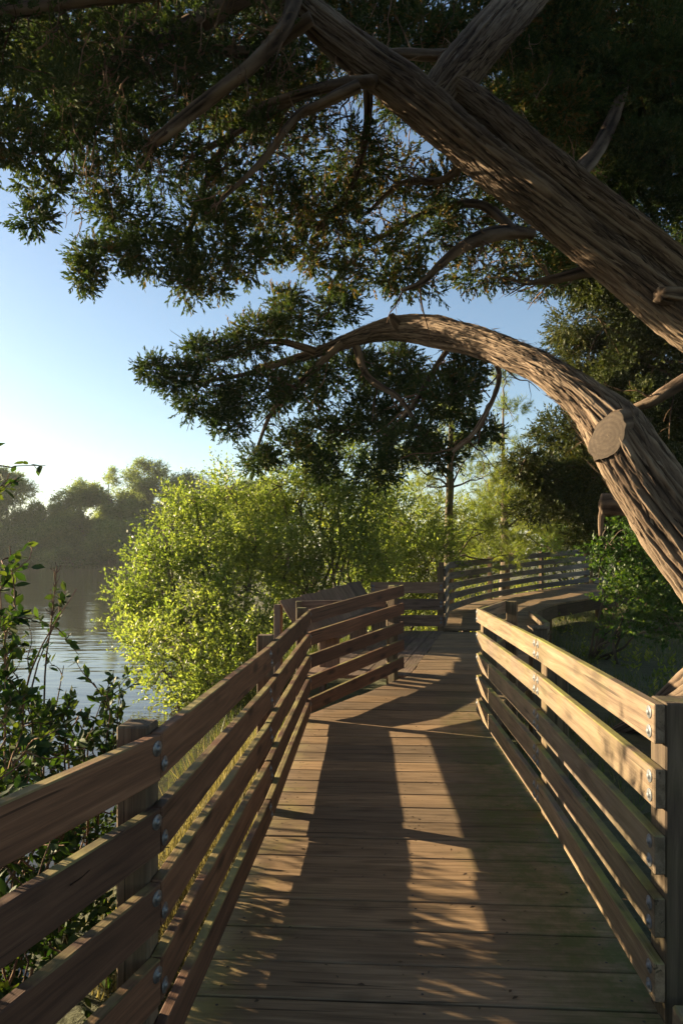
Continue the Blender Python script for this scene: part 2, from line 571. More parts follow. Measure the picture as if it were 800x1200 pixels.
def bolt_mesh(mat, r=0.024):
    """washer with a domed bolt head, axis on Y (towards -Y)"""
    prof = [(r, 0.0), (r, -0.003), (r * 0.94, -0.004), (r * 0.46, -0.004), (r * 0.44, -0.008), (r * 0.26, -0.011), (0.0001, -0.0115)]
    n = 12
    v, q = [], []
    for (rr, yy) in prof:
        for k in range(n):
            a = 2 * math.pi * k / n
            v.append((rr * math.cos(a), yy, rr * math.sin(a)))
    for i in range(len(prof) - 1):
        for k in range(n):
            q.append((i * n + k, i * n + (k + 1) % n, (i + 1) * n + (k + 1) % n, (i + 1) * n + k))
    me = mesh_np('bolt', v, quads=q, smooth=False)
    me.materials.append(mat)
    return me


BOLT = bolt_mesh(M['steel'])
BOLT_D = bolt_mesh(M['steel_dark'])
RH, GAP, ZB, TH = 0.14, 0.0875, 0.065, 0.038


def railing(name, label, pts, mat, side, n=5, rh=RH, gap=GAP, zb=ZB, posts=(), bolts='pair', bolt_me=None, post_size=(0.10, 0.14), group='wooden railings of the boardwalk',
            post_top=0.03, first_end_bolt=True, zoff=None, post_mat=None, skip=()):
    """pts: (x, y, z of the deck) along the inner face; side: +1 when the outside lies to the right of the run"""
    base = Vector(pts[0])
    root = thing(name, label, 'railing', base, group)
    n_sp = len(pts) - 1
    outs = []
    for j in range(n_sp):
        a, b = Vector(pts[j]), Vector(pts[j + 1])
        d = (b - a); d.z = 0; d.normalize()
        out = Vector((d.y, -d.x, 0)) * side
        outs.append(out)
        for i in range(n):
            if i in skip:
                continue
            h = zb + i * (rh + gap) + rh / 2
            e0 = 0.003 + random.uniform(0, 0.004)
            jz = random.uniform(-0.004, 0.004)
            p0 = a + d * e0 + out * (TH / 2) + Vector((0, 0, h + jz))
            p1 = b - d * e0 + out * (TH / 2) + Vector((0, 0, h + jz + random.uniform(-0.003, 0.003)))
            r = beam('rail', p0, p1, rh * random.uniform(0.985, 1.01), TH, mat, root)
            if bolts:
                L = (p1 - p0).length
                # inner face in the rail's own frame: local Y points left of the run
                sgn = 1 if side > 0 else -1
                for e in (-1, 1):
                    if bolts == 'pair':
                        offs = (0.034, -0.034)
                    else:
                        offs = ((0.033,) if e > 0 else (-0.03,))
                    for oz in offs:
                        bo = bpy.data.objects.new('bolt', bolt_me or BOLT)
                        COL.objects.link(bo)
                        bo.parent = r
                        inset = 0.045 if bolts == 'pair' else (0.022 if e > 0 else 0.02)
                        bo.location = (e * (L / 2 - inset), sgn * (TH / 2 - 0.001), oz)
                        bo.rotation_euler = (0, random.uniform(0, 6), 0) if sgn < 0 else (math.pi, random.uniform(0, 6), 0)
    for (j, t, *rest) in posts:
        a, b = Vector(pts[j]), Vector(pts[j + 1])
        d = (b - a); d.z = 0; d.normalize()
        p = a.lerp(b, t)
        out = outs[j]
        top = zb + n * rh + (n - 1) * gap + (rest[0] if rest else post_top)
        zg = float(ground_h(np.array([p.x]), np.array([p.y]))[0]) - 0.15
        c = p + out * (TH + 0.002 + post_size[1] / 2)
        H = p.z + top - zg
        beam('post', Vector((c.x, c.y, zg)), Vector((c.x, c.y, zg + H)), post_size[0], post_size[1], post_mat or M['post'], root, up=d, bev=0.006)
    return root


J0, J1, J2, J3 = (-1.42, -0.6, 0), (-0.546, 2.08, 0.0), (-0.419, 4.08, 0.0), (-0.311, 6.95, -0.005)
Jm = (-0.75, 1.45, 0.012)
railing('boardwalk_railing', 'reddish brown five-rail railing along the left edge of the deck, nearest the water', [J0, J1, J2, J3], M['rail_red'], -1,
        posts=[(0, 0.3), (1, 0.02, 0.02), (2, 0.13), (2, 0.985)], bolts='single', bolt_me=BOLT_D, post_size=(0.10, 0.10))
L2A, L2B = (-0.311, 6.96, 0.0), (0.790, 8.58, 0.19)
railing('boardwalk_railing', 'short five-rail redwood railing angling right past the bench bay', [L2A, L2B], M['rail_red'], -1,
        posts=[(0, 0.93, 0.01)], bolts=None, post_size=(0.09, 0.09))
R1A, R1B, R1C = (1.10, 2.40, 0.012), (1.247, 4.38, 0.014), (1.376, 6.98, 0.01)
railing('boardwalk_railing', 'pale sunlit five-rail railing along the right edge, mossy along its top', [R1A, R1B, R1C], M['rail_pale'], 1,
        posts=[(0, 0.04, 0.008), (0, 0.985, -0.06), (1, 0.965, -0.04)], bolts='pair', post_size=(0.14, 0.14))
R2A, R2B = (1.376, 6.99, 0), (2.02, 8.45, 0.0)
railing('boardwalk_railing', 'short low pale railing behind the sunlit one, turning right at a block post', [R2A, R2B], M['rail_pale'], 1, skip=(0,),
        posts=[(0, 0.95, 0.0)], bolts=None, post_size=(0.12, 0.12))

# far railing on the ramp
F = [(1.93, 12.62, 0.315), (2.33, 14.7, 0.43), (3.12, 16.5, 0.465), (4.07, 18.3, 0.515), (5.75, 20.1, 0.65), (7.87, 21.7, 0.81)]
railing('boardwalk_railing', 'long grey railing curving right up the far ramp', F, M['rail_grey'], -1,
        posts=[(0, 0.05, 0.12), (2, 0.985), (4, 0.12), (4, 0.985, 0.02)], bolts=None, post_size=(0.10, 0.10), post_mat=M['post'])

# viewing bay: low three-board back, leaning boarded side, capped front
B1A, B1B = (0.53, 12.5, 0.31), (1.87, 12.52, 0.31)
railing('bay_railing', 'low three-board weathered railing closing the back of the viewing bay', [B1A, B1B], M['bay'], -1, n=3, rh=0.205, gap=0.10, zb=0.07,
        posts=[(0, 0.965, 0.28), (0, 0.12, -0.02)], bolts='pair', post_size=(0.10, 0.10), group=None)
B2A, B2B = Vector((-0.58, 8.8, 0.17)), Vector((0.53, 12.5, 0.31))
bs = thing('bay_seat_back', 'dark boarded seat back leaning outward along the side of the viewing bay', 'seat back', B2A)
d = (B2B - B2A); L = d.length; dn = d.normalized()
outv = Vector((-dn.y, dn.x, 0)).normalized()
nb = 5
for k in range(nb):
    w = L / nb
    c = B2A + dn * (w * (k + 0.5))
    lo = c + Vector((0, 0, 0.40)) - outv * 0.10
    hi = c + Vector((0, 0, 0.905)) + outv * 0.22
    up = (hi - lo).normalized()
    x = dn
    z = up
    y = z.cross(x).normalized()
    x2 = y.cross(z)
    m = Matrix((z, y, -x2)).transposed().to_4x4()
    m.translation = (lo + hi) / 2
    put('plank', board_mesh((hi - lo).length, w - 0.012, 0.03, M['bay']), bs, m)
for t in (0.02, 0.5, 0.98):
    c = B2A.lerp(B2B, t) + outv * 0.28
    beam('post', Vector((c.x, c.y, -0.6)), Vector((c.x, c.y, c.z + 0.86)), 0.09, 0.09, M['bay'], bs, up=dn)
B3A, B3B = Vector((-0.58, 8.74, 0.17)), Vector((0.70, 8.80, 0.18))
railing('bay_railing', 'brown capped front rail of the viewing bay, behind the redwood railing', [B3A, B3B], M['bay'], 1, n=1, rh=0.085, gap=0, zb=0.84,
        posts=[(0, 0.03, -0.005), (0, 0.93, -0.005)], bolts=None, post_size=(0.08, 0.08), group=None)
# bench in the bay
bench = thing('bay_bench', 'weathered plank bench inside the viewing bay, seen through the railing', 'bench', (0.1, 10.4, 0.24))
for k in range(3):
    off = -outv * (0.16 + 0.15 * k)
    beam('seat_plank', B2A + dn * 0.25 + off + Vector((0, 0, 0.43)), B2B - dn * 0.35 + off + Vector((0, 0, 0.43)), 0.038, 0.14, M['bay'], bench)
for t in (0.12, 0.5, 0.86):
    c = B2A.lerp(B2B, t) - outv * 0.3
    beam('leg', Vector((c.x, c.y, c.z - 0.03)), Vector((c.x, c.y, c.z + 0.405)), 0.09, 0.26, M['bay'], bench, up=dn)

# ---------------------------------------------------------------- deck
bw = bpy.data.objects.new('boardwalk', None)
COL.objects.link(bw)
bw['kind'] = 'structure'


def prism(name, poly, mat, parent, thick=0.038, bev=0.004, xdir=None):
    """plank from a convex top outline (world points, counter-clockwise seen from above); grain along xdir"""
    P = [Vector(p) for p in poly]
    c = sum(P, Vector()) / len(P)
    if xdir is None:
        xdir = P[1] - P[0]
    mw = frame_mat(c, xdir)
    inv = mw.inverted()
    Q = [inv @ p for p in P]
    n = len(Q)
    v, f = [], []
    for q in Q:
        s = Vector((q.x, q.y, 0)); l = s.length
        k = max(0.0, (l - bev * 1.4) / l) if l > 0 else 1
        v.append((q.x - math.copysign(min(bev, abs(q.x)), q.x), q.y - math.copysign(min(bev, abs(q.y)), q.y), q.z))
    for q in Q:
        v.append((q.x, q.y, q.z - bev))
    for q in Q:
        v.append((q.x, q.y, q.z - thick))
    f.append(list(range(n)))
    f.append(list(range(3 * n - 1, 2 * n - 1, -1)))
    for r in (0, 1):
        for i in range(n):
            j = (i + 1) % n
            f.append([r * n + i, (r + 1) * n + i, (r + 1) * n + j, r * n + j])
    me = bpy.data.meshes.new(name)
    me.from_pydata(v, [], f)
    me.materials.append(mat)
    me.update()
    return put(name, me, parent, mw)


left_edge = [(-1.75, -0.9), (-1.55, -0.6), (-0.66, 2.05), (-0.53, 4.08), (-0.42, 7.0), (0.86, 8.62), (1.86, 12.45), (1.9, 12.7)]
right_edge = [(1.12, -0.9), (1.14, 0), (1.22, 2.4), (1.36, 4.38), (1.49, 6.9), (2.16, 8.4), (3.05, 10.3), (3.80, 12.45), (3.82, 12.7)]
u = Vector((0.0574, 0.9983, 0)); rr = Vector((0.9983, -0.0574, 0))


def edge_hit(edge, s):
    """where the line of points with distance s along u meets an edge polyline"""
    for (x0, y0), (x1, y1) in zip(edge[:-1], edge[1:]):
        s0 = x0 * u.x + y0 * u.y; s1 = x1 * u.x + y1 * u.y
        if s0 <= s <= s1:
            t = (s - s0) / (s1 - s0)
            return Vector((x0 + t * (x1 - x0), y0 + t * (y1 - y0), 0))
    return None


PW, PG = 0.25, 0.011
s = -0.7
k = 0
while s < 12.4:
    w = PW * random.choice([1, 1, 1, 0.94, 1.03])
    a0, b0 = edge_hit(left_edge, s), edge_hit(right_edge, s)
    a1, b1 = edge_hit(left_edge, s + w - PG), edge_hit(right_edge, s + w - PG)
    if a0 and b0 and a1 and b1:
        zz = random.uniform(-0.003, 0.003)
        ex0, ex1 = random.uniform(-.01, .015), random.uniform(-.01, .015)
        pts = []
        for p, e in ((a0, -ex0), (b0, ex1), (b1, ex1), (a1, -ex0)):
            q = p + rr * e
            q.z = deck_z(q.y) + zz
            pts.append(q)
        prism('plank', pts, M['deck'], bw, xdir=pts[1] - pts[0])
    s += w
    k += 1


def catmull(P, t):
    n = len(P) - 1
    i = min(int(t), n - 1)
    f = t - i
    p0, p1, p2, p3 = P[max(i - 1, 0)], P[i], P[i + 1], P[min(i + 2, n)]
    return tuple(0.5 * ((2 * b) + (-a + c) * f + (2 * a - 5 * b + 4 * c - d) * f * f + (-a + 3 * b - 3 * c + d) * f ** 3) for a, b, c, d in zip(p0, p1, p2, p3))


LC = [(1.86, 12.72), (2.24, 14.74), (3.98, 18.38), (7.8, 21.8), (11.5, 23.6), (15.5, 24.8)]
RC = [(3.82, 12.40), (3.9, 13.9), (5.47, 17.25), (9.04, 20.35), (12.4, 21.8), (15.8, 22.9)]
NP = 78
for k in range(NP):
    t0 = k * 5 / NP; t1 = (k + 0.965) * 5 / NP
    pts = [catmull(LC, t0), catmull(RC, t0), catmull(RC, t1), catmull(LC, t1)]
    zz = random.uniform(-0.003, 0.003)
    pts = [Vector((p[0], p[1], deck_z(min(p[1], 26)) + zz)) for p in pts]
    prism('plank', pts, M['deck'], bw, xdir=pts[1] - pts[0])

# bay planks run along the seam
bay_poly = [(0.86, 8.62), (1.86, 12.46), (0.50, 12.46), (-0.62, 8.62)]


def clip_half(poly, nx, ny, c):
    outp = []
    for i in range(len(poly)):
        a, b = poly[i], poly[(i + 1) % len(poly)]
        da, db = nx * a[0] + ny * a[1] - c, nx * b[0] + ny * b[1] - c
        if da >= 0:
            outp.append(a)
        if (da >= 0) != (db >= 0):
            t = da / (da - db)
            outp.append((a[0] + t * (b[0] - a[0]), a[1] + t * (b[1] - a[1])))
    return outp


sd = Vector((1.0, 3.84, 0)).normalized(); sn = Vector((-sd.y, sd.x, 0))
c0 = sn.x * 0.86 + sn.y * 8.62
for k in range(8):
    lo, hi = c0 + 0.006 + k * 0.19, c0 + (k + 1) * 0.19
    poly = clip_half(clip_half(bay_poly, sn.x, sn.y, lo), -sn.x, -sn.y, -hi)
    if len(poly) >= 3:
        pts = [Vector((p[0], p[1], deck_z(p[1]) + random.uniform(-.001, .001) - 0.002)) for p in poly]
        prism('plank', pts, M['bay'], bw, xdir=sd)


# edge boards, beams and piles carrying the deck
def edge_run(edge, zt, h, off):
    for (x0, y0), (x1, y1) in zip(edge[:-1], edge[1:]):
        z0, z1 = deck_z(y0) + zt - h / 2, deck_z(y1) + zt - h / 2
        dd = Vector((x1 - x0, y1 - y0, 0)).normalized()
        o2 = Vector((dd.y, -dd.x, 0)) * off
        beam('edge_beam', Vector((x0, y0, z0)) + o2, Vector((x1, y1, z1)) + o2, h, 0.06, M['joist'], bw)


edge_run(left_edge, -0.045, 0.26, 0.06)
edge_run(right_edge, -0.045, 0.26, -0.06)
edge_run([catmull(LC, t) for t in np.linspace(0, 5, 16)], -0.045, 0.28, 0.06)
edge_run([catmull(RC, t) for t in np.linspace(0, 5, 16)], -0.045, 0.30, -0.04)
for t in np.linspace(0.15, 5, 9):
    for P_, s_ in ((LC, 0.2), (RC, -0.2)):
        p = catmull(P_, t)
        q = catmull(RC if P_ is LC else LC, t)
        dx = Vector((q[0] - p[0], q[1] - p[1], 0)).normalized() * 0.22
        gz = float(ground_h(np.array([p[0]]), np.array([p[1]]))[0]) - 0.2
        zt = deck_z(p[1]) - 0.06
        beam('pile', Vector((p[0] + dx.x, p[1] + dx.y, gz)), Vector((p[0] + dx.x, p[1] + dx.y, zt)), 0.16, 0.16, M['joist'], bw, up=Vector((0, 1, 0)))
for yy in (0.5, 3.2, 6.0, 8.4, 10.6):
    for edge, o_ in ((left_edge, 0.2), (right_edge, -0.2)):
        p = edge_hit(edge, yy)
        gz = float(ground_h(np.array([p.x]), np.array([p.y]))[0]) - 0.3
        beam('pile', Vector((p.x + o_, p.y, gz)), Vector((p.x + o_, p.y, deck_z(p.y) - 0.06)), 0.14, 0.14, M['joist'], bw, up=Vector((0, 1, 0)))

# kerbs on the open right edge
kerb = thing('kerb_rail', 'low weathered timber kerb edging the open right side of the deck', 'kerb', (3.0, 10.3, deck_z(10.3)))
for (a, b) in (((2.9, 10.15), (3.72, 12.35)), ((3.72, 12.4), (3.86, 13.95))):
    za, zb_ = deck_z(a[1]) + 0.10, deck_z(b[1]) + 0.10
    beam('kerb_board', (a[0], a[1], za), (b[0], b[1], zb_), 0.14, 0.09, M['rail_pale'], kerb, bev=0.008)
for (a, b) in (((2.9, 10.15), (3.72, 12.35)),):
    for t in (0.15, 0.85):
        x, y = a[0] + t * (b[0] - a[0]), a[1] + t * (b[1] - a[1])
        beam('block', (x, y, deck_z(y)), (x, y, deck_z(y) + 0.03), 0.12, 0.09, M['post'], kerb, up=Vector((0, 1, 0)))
kerb2 = thing('kerb_rail', 'grey timber kerb block continuing from the end of the far curved railing', 'kerb', (7.95, 21.8, 0.81))
beam('kerb_board', (7.98, 21.78, 0.90), (9.1, 22.35, 0.93), 0.17, 0.16, M['rail_grey'], kerb2, bev=0.01)
kerb3 = thing('kerb_rail', 'mossy kerb timber on the deck below the dark near right post', 'kerb', (1.2, 2.3, 0))
beam('kerb_board', (1.10, 1.0, 0.055), (1.185, 2.36, 0.055), 0.10, 0.09, M['rail_pale'], kerb3, bev=0.008)
kt = thing('timber_post', 'stubby square timber post outside the sunlit right railing', 'post', (2.32, 7.6, -0.6))
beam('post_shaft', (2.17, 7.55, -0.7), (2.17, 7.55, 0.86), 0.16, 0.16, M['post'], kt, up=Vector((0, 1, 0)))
beam('cap', (2.17, 7.55, 0.862), (2.17, 7.55, 0.89), 0.19, 0.19, M['rail_pale'], kt, up=Vector((0, 1, 0)))

# ================================================================ VEGETATION TOOLS
def norm(a):
    return a / np.maximum(np.linalg.norm(a, axis=-1, keepdims=True), 1e-9)


def spline(P, n):
    P = [tuple(p) for p in P]
    return np.array([catmull(P, t) for t in np.linspace(0, len(P) - 1 - 1e-6, n)])


def frames_along(C):
    T = norm(np.gradient(C, axis=0))
    ref = np.array([0, 0, 1.0]) if abs(T[0][2]) < 0.9 else np.array([1.0, 0, 0])
    Nn = np.zeros_like(T)
    x = ref - T[0] * ref.dot(T[0]); x /= np.linalg.norm(x)
    for i in range(len(T)):
        x = x - T[i] * x.dot(T[i]); x /= np.linalg.norm(x)
        Nn[i] = x
    return T, Nn, np.cross(T, Nn)


def limb_mesh(name, P, sides=104, seg=0.03, ridge=0.12, seed=0.0, lobes=0.06, cap=True):
    """P: (x,y,z,r). barked limb with furrows that run along it and wander"""
    P = np.array(P, dtype=float)
    Ltot = np.linalg.norm(np.diff(P[:, :3], axis=0), axis=1).sum()
    n = max(8, int(Ltot / seg))
    S = spline(P, n)
    C, R = S[:, :3], S[:, 3]
    T, A, B = frames_along(C)
    s = np.concatenate(([0], np.cumsum(np.linalg.norm(np.diff(C, axis=0), axis=1))))
    th = np.linspace(0, 2 * np.pi, sides, endpoint=False)
    TH_, SS = np.meshgrid(th, s)
    cx, sx = np.cos(TH_), np.sin(TH_)
    tw = TH_ + 0.10 * SS + 0.25 * (vnoise(SS * 0.8, cx * 0.8 + seed, sx * 0.8) - 0.5)
    wob = vnoise(cx * 1.5 + seed, sx * 1.5 + 9, SS * 1.1) - 0.5
    k = float(np.clip(24.0 * R.mean(), 1.3, 8.5))
    f1 = vnoise(np.cos(tw) * k + seed, np.sin(tw) * k + 3.1, SS * 0.8 + wob * 1.2)
    f2 = vnoise(np.cos(tw) * k * 2.4 + 7 + seed, np.sin(tw) * k * 2.4, SS * 1.5 + f1 * 1.2)
    f3 = vnoise(np.cos(TH_) * k * 3.2 + seed, np.sin(TH_) * k * 3.2 + 5, SS * 9.0)
    f4 = vnoise(np.cos(TH_) * k * 0.9 + seed, np.sin(TH_) * k * 0.9 + 15, SS * 2.2 + 3)
    rd1 = 1 - np.abs(2 * f1 - 1) * 1.0
    rd2 = 1 - np.abs(2 * f2 - 1)
    h = 1.0 - (np.clip(rd1, 0, 1) ** 4.0) * 0.6 - (np.clip(rd2, 0, 1) ** 3.5) * 0.4
    Rr = R[:, None] * (1 + lobes * 2 * wob) + np.minimum(R[:, None] * ridge, 0.06) * (h - 0.5) * 2
    h = np.clip(h * (0.75 + 0.5 * f4) + (f3 - 0.5) * 0.3, 0, 1.2)
    Rr = R[:, None] * (1 + lobes * 2 * wob) + np.minimum(R[:, None] * ridge, 0.06) * (h - 0.5) * 2
    V = C[:, None, :] + Rr[..., None] * (cx[..., None] * A[:, None, :] + sx[..., None] * B[:, None, :])
    i = np.arange(n * sides).reshape(n, sides)
    j = np.roll(i, -1, axis=1)
    q = np.stack([i[:-1], j[:-1], j[1:], i[1:]], -1).reshape(-1, 4)
    v = V.reshape(-1, 3)
    tris = []
    tint = h.ravel()
    if cap:
        v = np.vstack([v, C[-1] + T[-1] * R[-1] * 0.3, C[0]])
        tint = np.concatenate([tint, [0.5, 0.5]])
        e = n * sides
        tris = [(i[-1, a], i[-1, (a + 1) % sides], e) for a in range(sides)] + [(i[0, (a + 1) % sides], i[0, a], e + 1) for a in range(sides)]
    me = mesh_np(name, v, tris=tris, quads=q, smooth=True, tint=tint)
    bu = np.stack([np.cos(TH_) * R[:, None] * 14, np.sin(TH_) * R[:, None] * 14, SS * 2.2], -1).reshape(-1, 3)
    if cap:
        bu = np.vstack([bu, bu[-1], bu[0]])
    at = me.attributes.new('bark', 'FLOAT_VECTOR', 'POINT')
    at.data.foreach_set('vector', bu.astype(np.float32).ravel())
    return me


class Tubes:
    """many thin branches joined into one mesh"""
    def __init__(self):
        self.v, self.q, self.n = [], [], 0

    def add(self, P, sides=5, n=None):
        P = np.array(P, dtype=float)
        n = n or max(4, 4 * (len(P) - 1))
        S = spline(P, n)
        C, R = S[:, :3], np.maximum(S[:, 3], 0.0015)
        T, A, B = frames_along(C)
        th = np.linspace(0, 2 * np.pi, sides, endpoint=False)
        V = C[:, None, :] + R[:, None, None] * (np.cos(th)[None, :, None] * A[:, None, :] + np.sin(th)[None, :, None] * B[:, None, :])
        i = np.arange(n * sides).reshape(n, sides) + self.n
        j = np.roll(i, -1, axis=1)
        self.v.append(V.reshape(-1, 3))
        self.q.append(np.stack([i[:-1], j[:-1], j[1:], i[1:]], -1).reshape(-1, 4))
        self.n += n * sides

    def build(self, name, mat, parent, loc):
        v = np.vstack(self.v)
        t = vnoise(v[:, 0] * 3, v[:, 1] * 3, v[:, 2] * 3)
        o = link(name, mesh_np(name, v - np.array(loc), quads=np.vstack(self.q), smooth=True, tint=t), parent, mat=mat)
        if name != 'stalk':
            o['kind'] = 'stuff'
        return o


TPL = {
    # u along the leaf, v across, w up; triangles
    'rhomb': (np.array([[0, 0, 0], [0.45, 0.5, 0.12], [1, 0, -0.05], [0.45, -0.5, 0.12]]), np.array([[0, 2, 1], [0, 3, 2]])),
    'oval': (np.array([[0, 0, 0], [0.25, 0.36, 0.08], [0.6, 0.46, 0.05], [1, 0, -0.1], [0.6, -0.46, 0.05], [0.25, -0.36, 0.08], [0.45, 0, -0.02]]),
             np.array([[0, 6, 1], [1, 6, 2], [2, 6, 3], [3, 6, 4], [4, 6, 5], [5, 6, 0]])),
    'needle': (np.array([[0, 0.5, 0], [0, -0.5, 0], [1, 0, 0]]), np.array([[0, 1, 2]])),
}


def place_leaves(tpl, base, axis, normal, L, Wd):
    V, Tt = TPL[tpl]
    axis = norm(axis)
    side = norm(np.cross(normal, axis))
    nn = np.cross(axis, side)
    m = len(base)
    v = (base[:, None, :] + V[None, :, 0, None] * (axis * L[:, None])[:, None, :]
         + V[None, :, 1, None] * (side * Wd[:, None])[:, None, :] + V[None, :, 2, None] * (nn * Wd[:, None])[:, None, :])
    t = Tt[None] + (np.arange(m) * len(V))[:, None, None]
    return v.reshape(-1, 3), t.reshape(-1, 3), len(V)


class Foliage:
    def __init__(self, tpl):
        self.tpl, self.v, self.t, self.c, self.n = tpl, [], [], [], 0

    def shoots(self, O, D, length, k, leaf_len, leaf_w, splay=0.8, tint=None, flat=0.0, tvar=0.25, droop=0.0):
        """k leaves set along each shoot"""
        m = len(O)
        if m == 0:
            return
        D = norm(D)
        if np.isscalar(length):
            length = np.full(m, length)
        f = (np.arange(k) + 0.5) / k
        f = np.clip(f[None, :] + rng.normal(0, 0.5 / k, (m, k)), 0, 1)
        rnd = rng.normal(size=(m, k, 3))
        if flat:
            rnd[..., 2] *= (1 - flat)
        perp = norm(rnd - D[:, None, :] * (rnd * D[:, None, :]).sum(-1, keepdims=True))
        ax = norm(D[:, None, :] + perp * splay)
        pos = O[:, None, :] + D[:, None, :] * (length[:, None] * f)[..., None]
        pos[..., 2] -= droop * (f ** 2) * length[:, None]
        nrm = norm(np.array([0, 0, 0.7]) + rng.normal(0, 0.7, (m, k, 3)))
        sc = rng.uniform(0.65, 1.25, (m, k))
        v, t, nv = place_leaves(self.tpl, pos.reshape(-1, 3), ax.reshape(-1, 3), nrm.reshape(-1, 3), (leaf_len * sc).ravel(), (leaf_w * sc).ravel())
        if tint is None:
            tint = rng.uniform(0.2, 0.8, m)
        tt = np.clip(tint[:, None] + rng.normal(0, tvar, (m, k)), 0, 1)
        self.v.append(v); self.t.append(t + self.n); self.c.append(np.repeat(tt.ravel(), nv)); self.n += len(v)

    def build(self, name, mat, parent, loc):
        v = np.vstack(self.v) - np.array(loc)
        return link(name, mesh_np(name, v, tris=np.vstack(self.t), tint=np.concatenate(self.c)), parent, mat=mat)


def clump(c, r, n, squash=(1, 1, 1), sub=7, up=0.3, jitter=0.5, subr=(0.28, 0.5), low=-1.0):
    """shoot origins and directions for one ragged clump made of smaller tufts"""
    c = np.array(c, dtype=float); r = np.array([r * q for q in squash]) if np.isscalar(r) else np.array(r)
    sd_ = norm(rng.normal(size=(sub, 3)))
    sc = sd_ * (rng.uniform(0.3, 1.0, (sub, 1)) ** 0.6) * 0.72
    sr = rng.uniform(subr[0], subr[1], sub)
    w = sr ** 2; w /= w.sum()
    pick = rng.choice(sub, n, p=w)
    q = norm(rng.normal(size=(n, 3)))
    rad = rng.uniform(0, 1, n) ** 0.45
    loc = sc[pick] + q * (rad * sr[pick])[:, None]
    O = c + loc * r
    D = norm(q * 0.75 + norm(loc + 1e-6) * 0.45 + np.array([0, 0, up]) + rng.normal(0, jitter, (n, 3)))
    tint = np.clip(0.35 + 0.5 * (vnoise(O[:, 0] * 1.3, O[:, 1] * 1.3, O[:, 2] * 1.3)) - 0.1 + rng.normal(0, 0.1, n), 0, 1)
    return O, D, tint


def wander(a, b, r0, r1, n=4, amp=0.12, sag=0.0):
    a, b = np.array(a, float), np.array(b, float)
    L = np.linalg.norm(b - a)
    out = []
    for i in range(n + 1):
        t = i / n
        p = a + (b - a) * t
        if 0 < i < n:
            p = p + rng.normal(0, amp * L / n, 3)
        p[2] += sag * L * math.sin(math.pi * t)
        out.append((*p, r0 + (r1 - r0) * t))
    return out


# ================================================================ THE BIG CYPRESS
def wp(px, py, y, wpx):
    p = W(px, py, y)
    return (p.x, p.y, p.z, wpx * y / FOC / 2)


TB = Vector((5.35, 7.9, -0.65))
cyp = thing('cypress_tree', 'huge leaning cypress whose furrowed limbs arch over the boardwalk from the right', 'tree', TB)


LIMB_PATHS = {}


def part_limb(name, P, **kw):
    Pw = P
    thin = kw.pop('thin', 1.0)
    P = [(p[0] - TB.x, p[1] - TB.y, p[2] - TB.z, p[3] * thin) for p in P]
    Pw = [(p[0], p[1], p[2], p[3] * thin) for p in Pw]
    o = link(name, limb_mesh(name, P, **kw), cyp, mat=M['bark'])
    LIMB_PATHS[o.name] = Pw
    return o


BIG = dict(sides=224, seg=0.022)
part_limb('trunk', [(5.45, 8.0, -0.9, 0.95), (5.4, 8.0, 0.1, 0.78), (5.5, 8.05, 1.6, 0.66), (5.6, 8.1, 3.4, 0.62), (5.7, 8.3, 5.6, 0.5), (5.6, 8.6, 8.2, 0.4), (5.8, 9, 11.0, 0.2)], seed=1.3, lobes=0.12)
# lower arching limb with the sawn stub
limb_b = part_limb('limb', [wp(940, 800, 7.6, 100), wp(862, 705, 7.7, 88), wp(802, 630, 7.8, 80), wp(752, 558, 7.9, 77), wp(718, 505, 8.05, 70), wp(688, 472, 8.25, 50), wp(660, 449, 8.45, 40), wp(632, 430, 8.75, 35), wp(600, 416, 9.15, 35), wp(560, 401, 9.8, 34),
                            wp(505, 388, 10.6, 33), wp(462, 386, 11.1, 26), wp(423, 394, 11.4, 18), wp(385, 408, 11.6, 12), wp(345, 421, 11.7, 9), wp(298, 431, 11.7, 4)], seed=4.2, lobes=0.14, thin=0.95, **BIG)
# upper limb: two fused stems
limb_a = part_limb('limb', [wp(960, 520, 8.2, 80), wp(870, 430, 8.3, 66), wp(790, 366, 8.5, 60), wp(720, 308, 8.7, 56), wp(640, 244, 8.9, 54), wp(560, 178, 9.1, 54), wp(490, 118, 9.2, 56), wp(430, 72, 9.2, 48), wp(370, 22, 9.1, 42), wp(310, -40, 8.9, 34), wp(230, -110, 8.6, 22)], seed=8.7, lobes=0.10, thin=0.84, **BIG)
limb_c = part_limb('limb', [wp(960, 480, 8.3, 70), wp(860, 372, 8.45, 56), wp(800, 321, 8.6, 52), wp(720, 257, 8.8, 48), wp(640, 192, 9.0, 44), wp(575, 134, 9.2, 38), wp(530, 100, 9.25, 30)], seed=12.1, lobes=0.10, thin=0.80, **BIG)
limb_d = part_limb('limb', [wp(505, 122, 9.25, 46), wp(535, 86, 9.4, 54), wp(575, 40, 9.6, 52), wp(620, -10, 9.9, 48), wp(690, -90, 10.4, 38)], seed=15.9, lobes=0.10, thin=0.88, **BIG)
# root flare reaching towards the deck
part_limb('root', [(5.3, 7.9, 0.25, 0.5), (4.7, 8.0, 0.10, 0.36), (4.25, 8.1, -0.06, 0.24), (3.8, 8.3, -0.30, 0.14), (3.4, 8.6, -0.56, 0.05)], seed=3.3, sides=64)
part_limb('root', [(5.3, 7.7, 0.0, 0.5), (4.6, 7.4, -0.15, 0.30), (4.0, 7.1, -0.38, 0.16), (3.6, 7.0, -0.6, 0.06)], seed=5.3, sides=64)
part_limb('root', [(5.2, 8.1, 0.3, 0.5), (4.75, 8.5, 0.12, 0.36), (4.5, 8.9, -0.15, 0.25), (4.2, 9.4, -0.6, 0.12)], seed=6.3, sides=64)

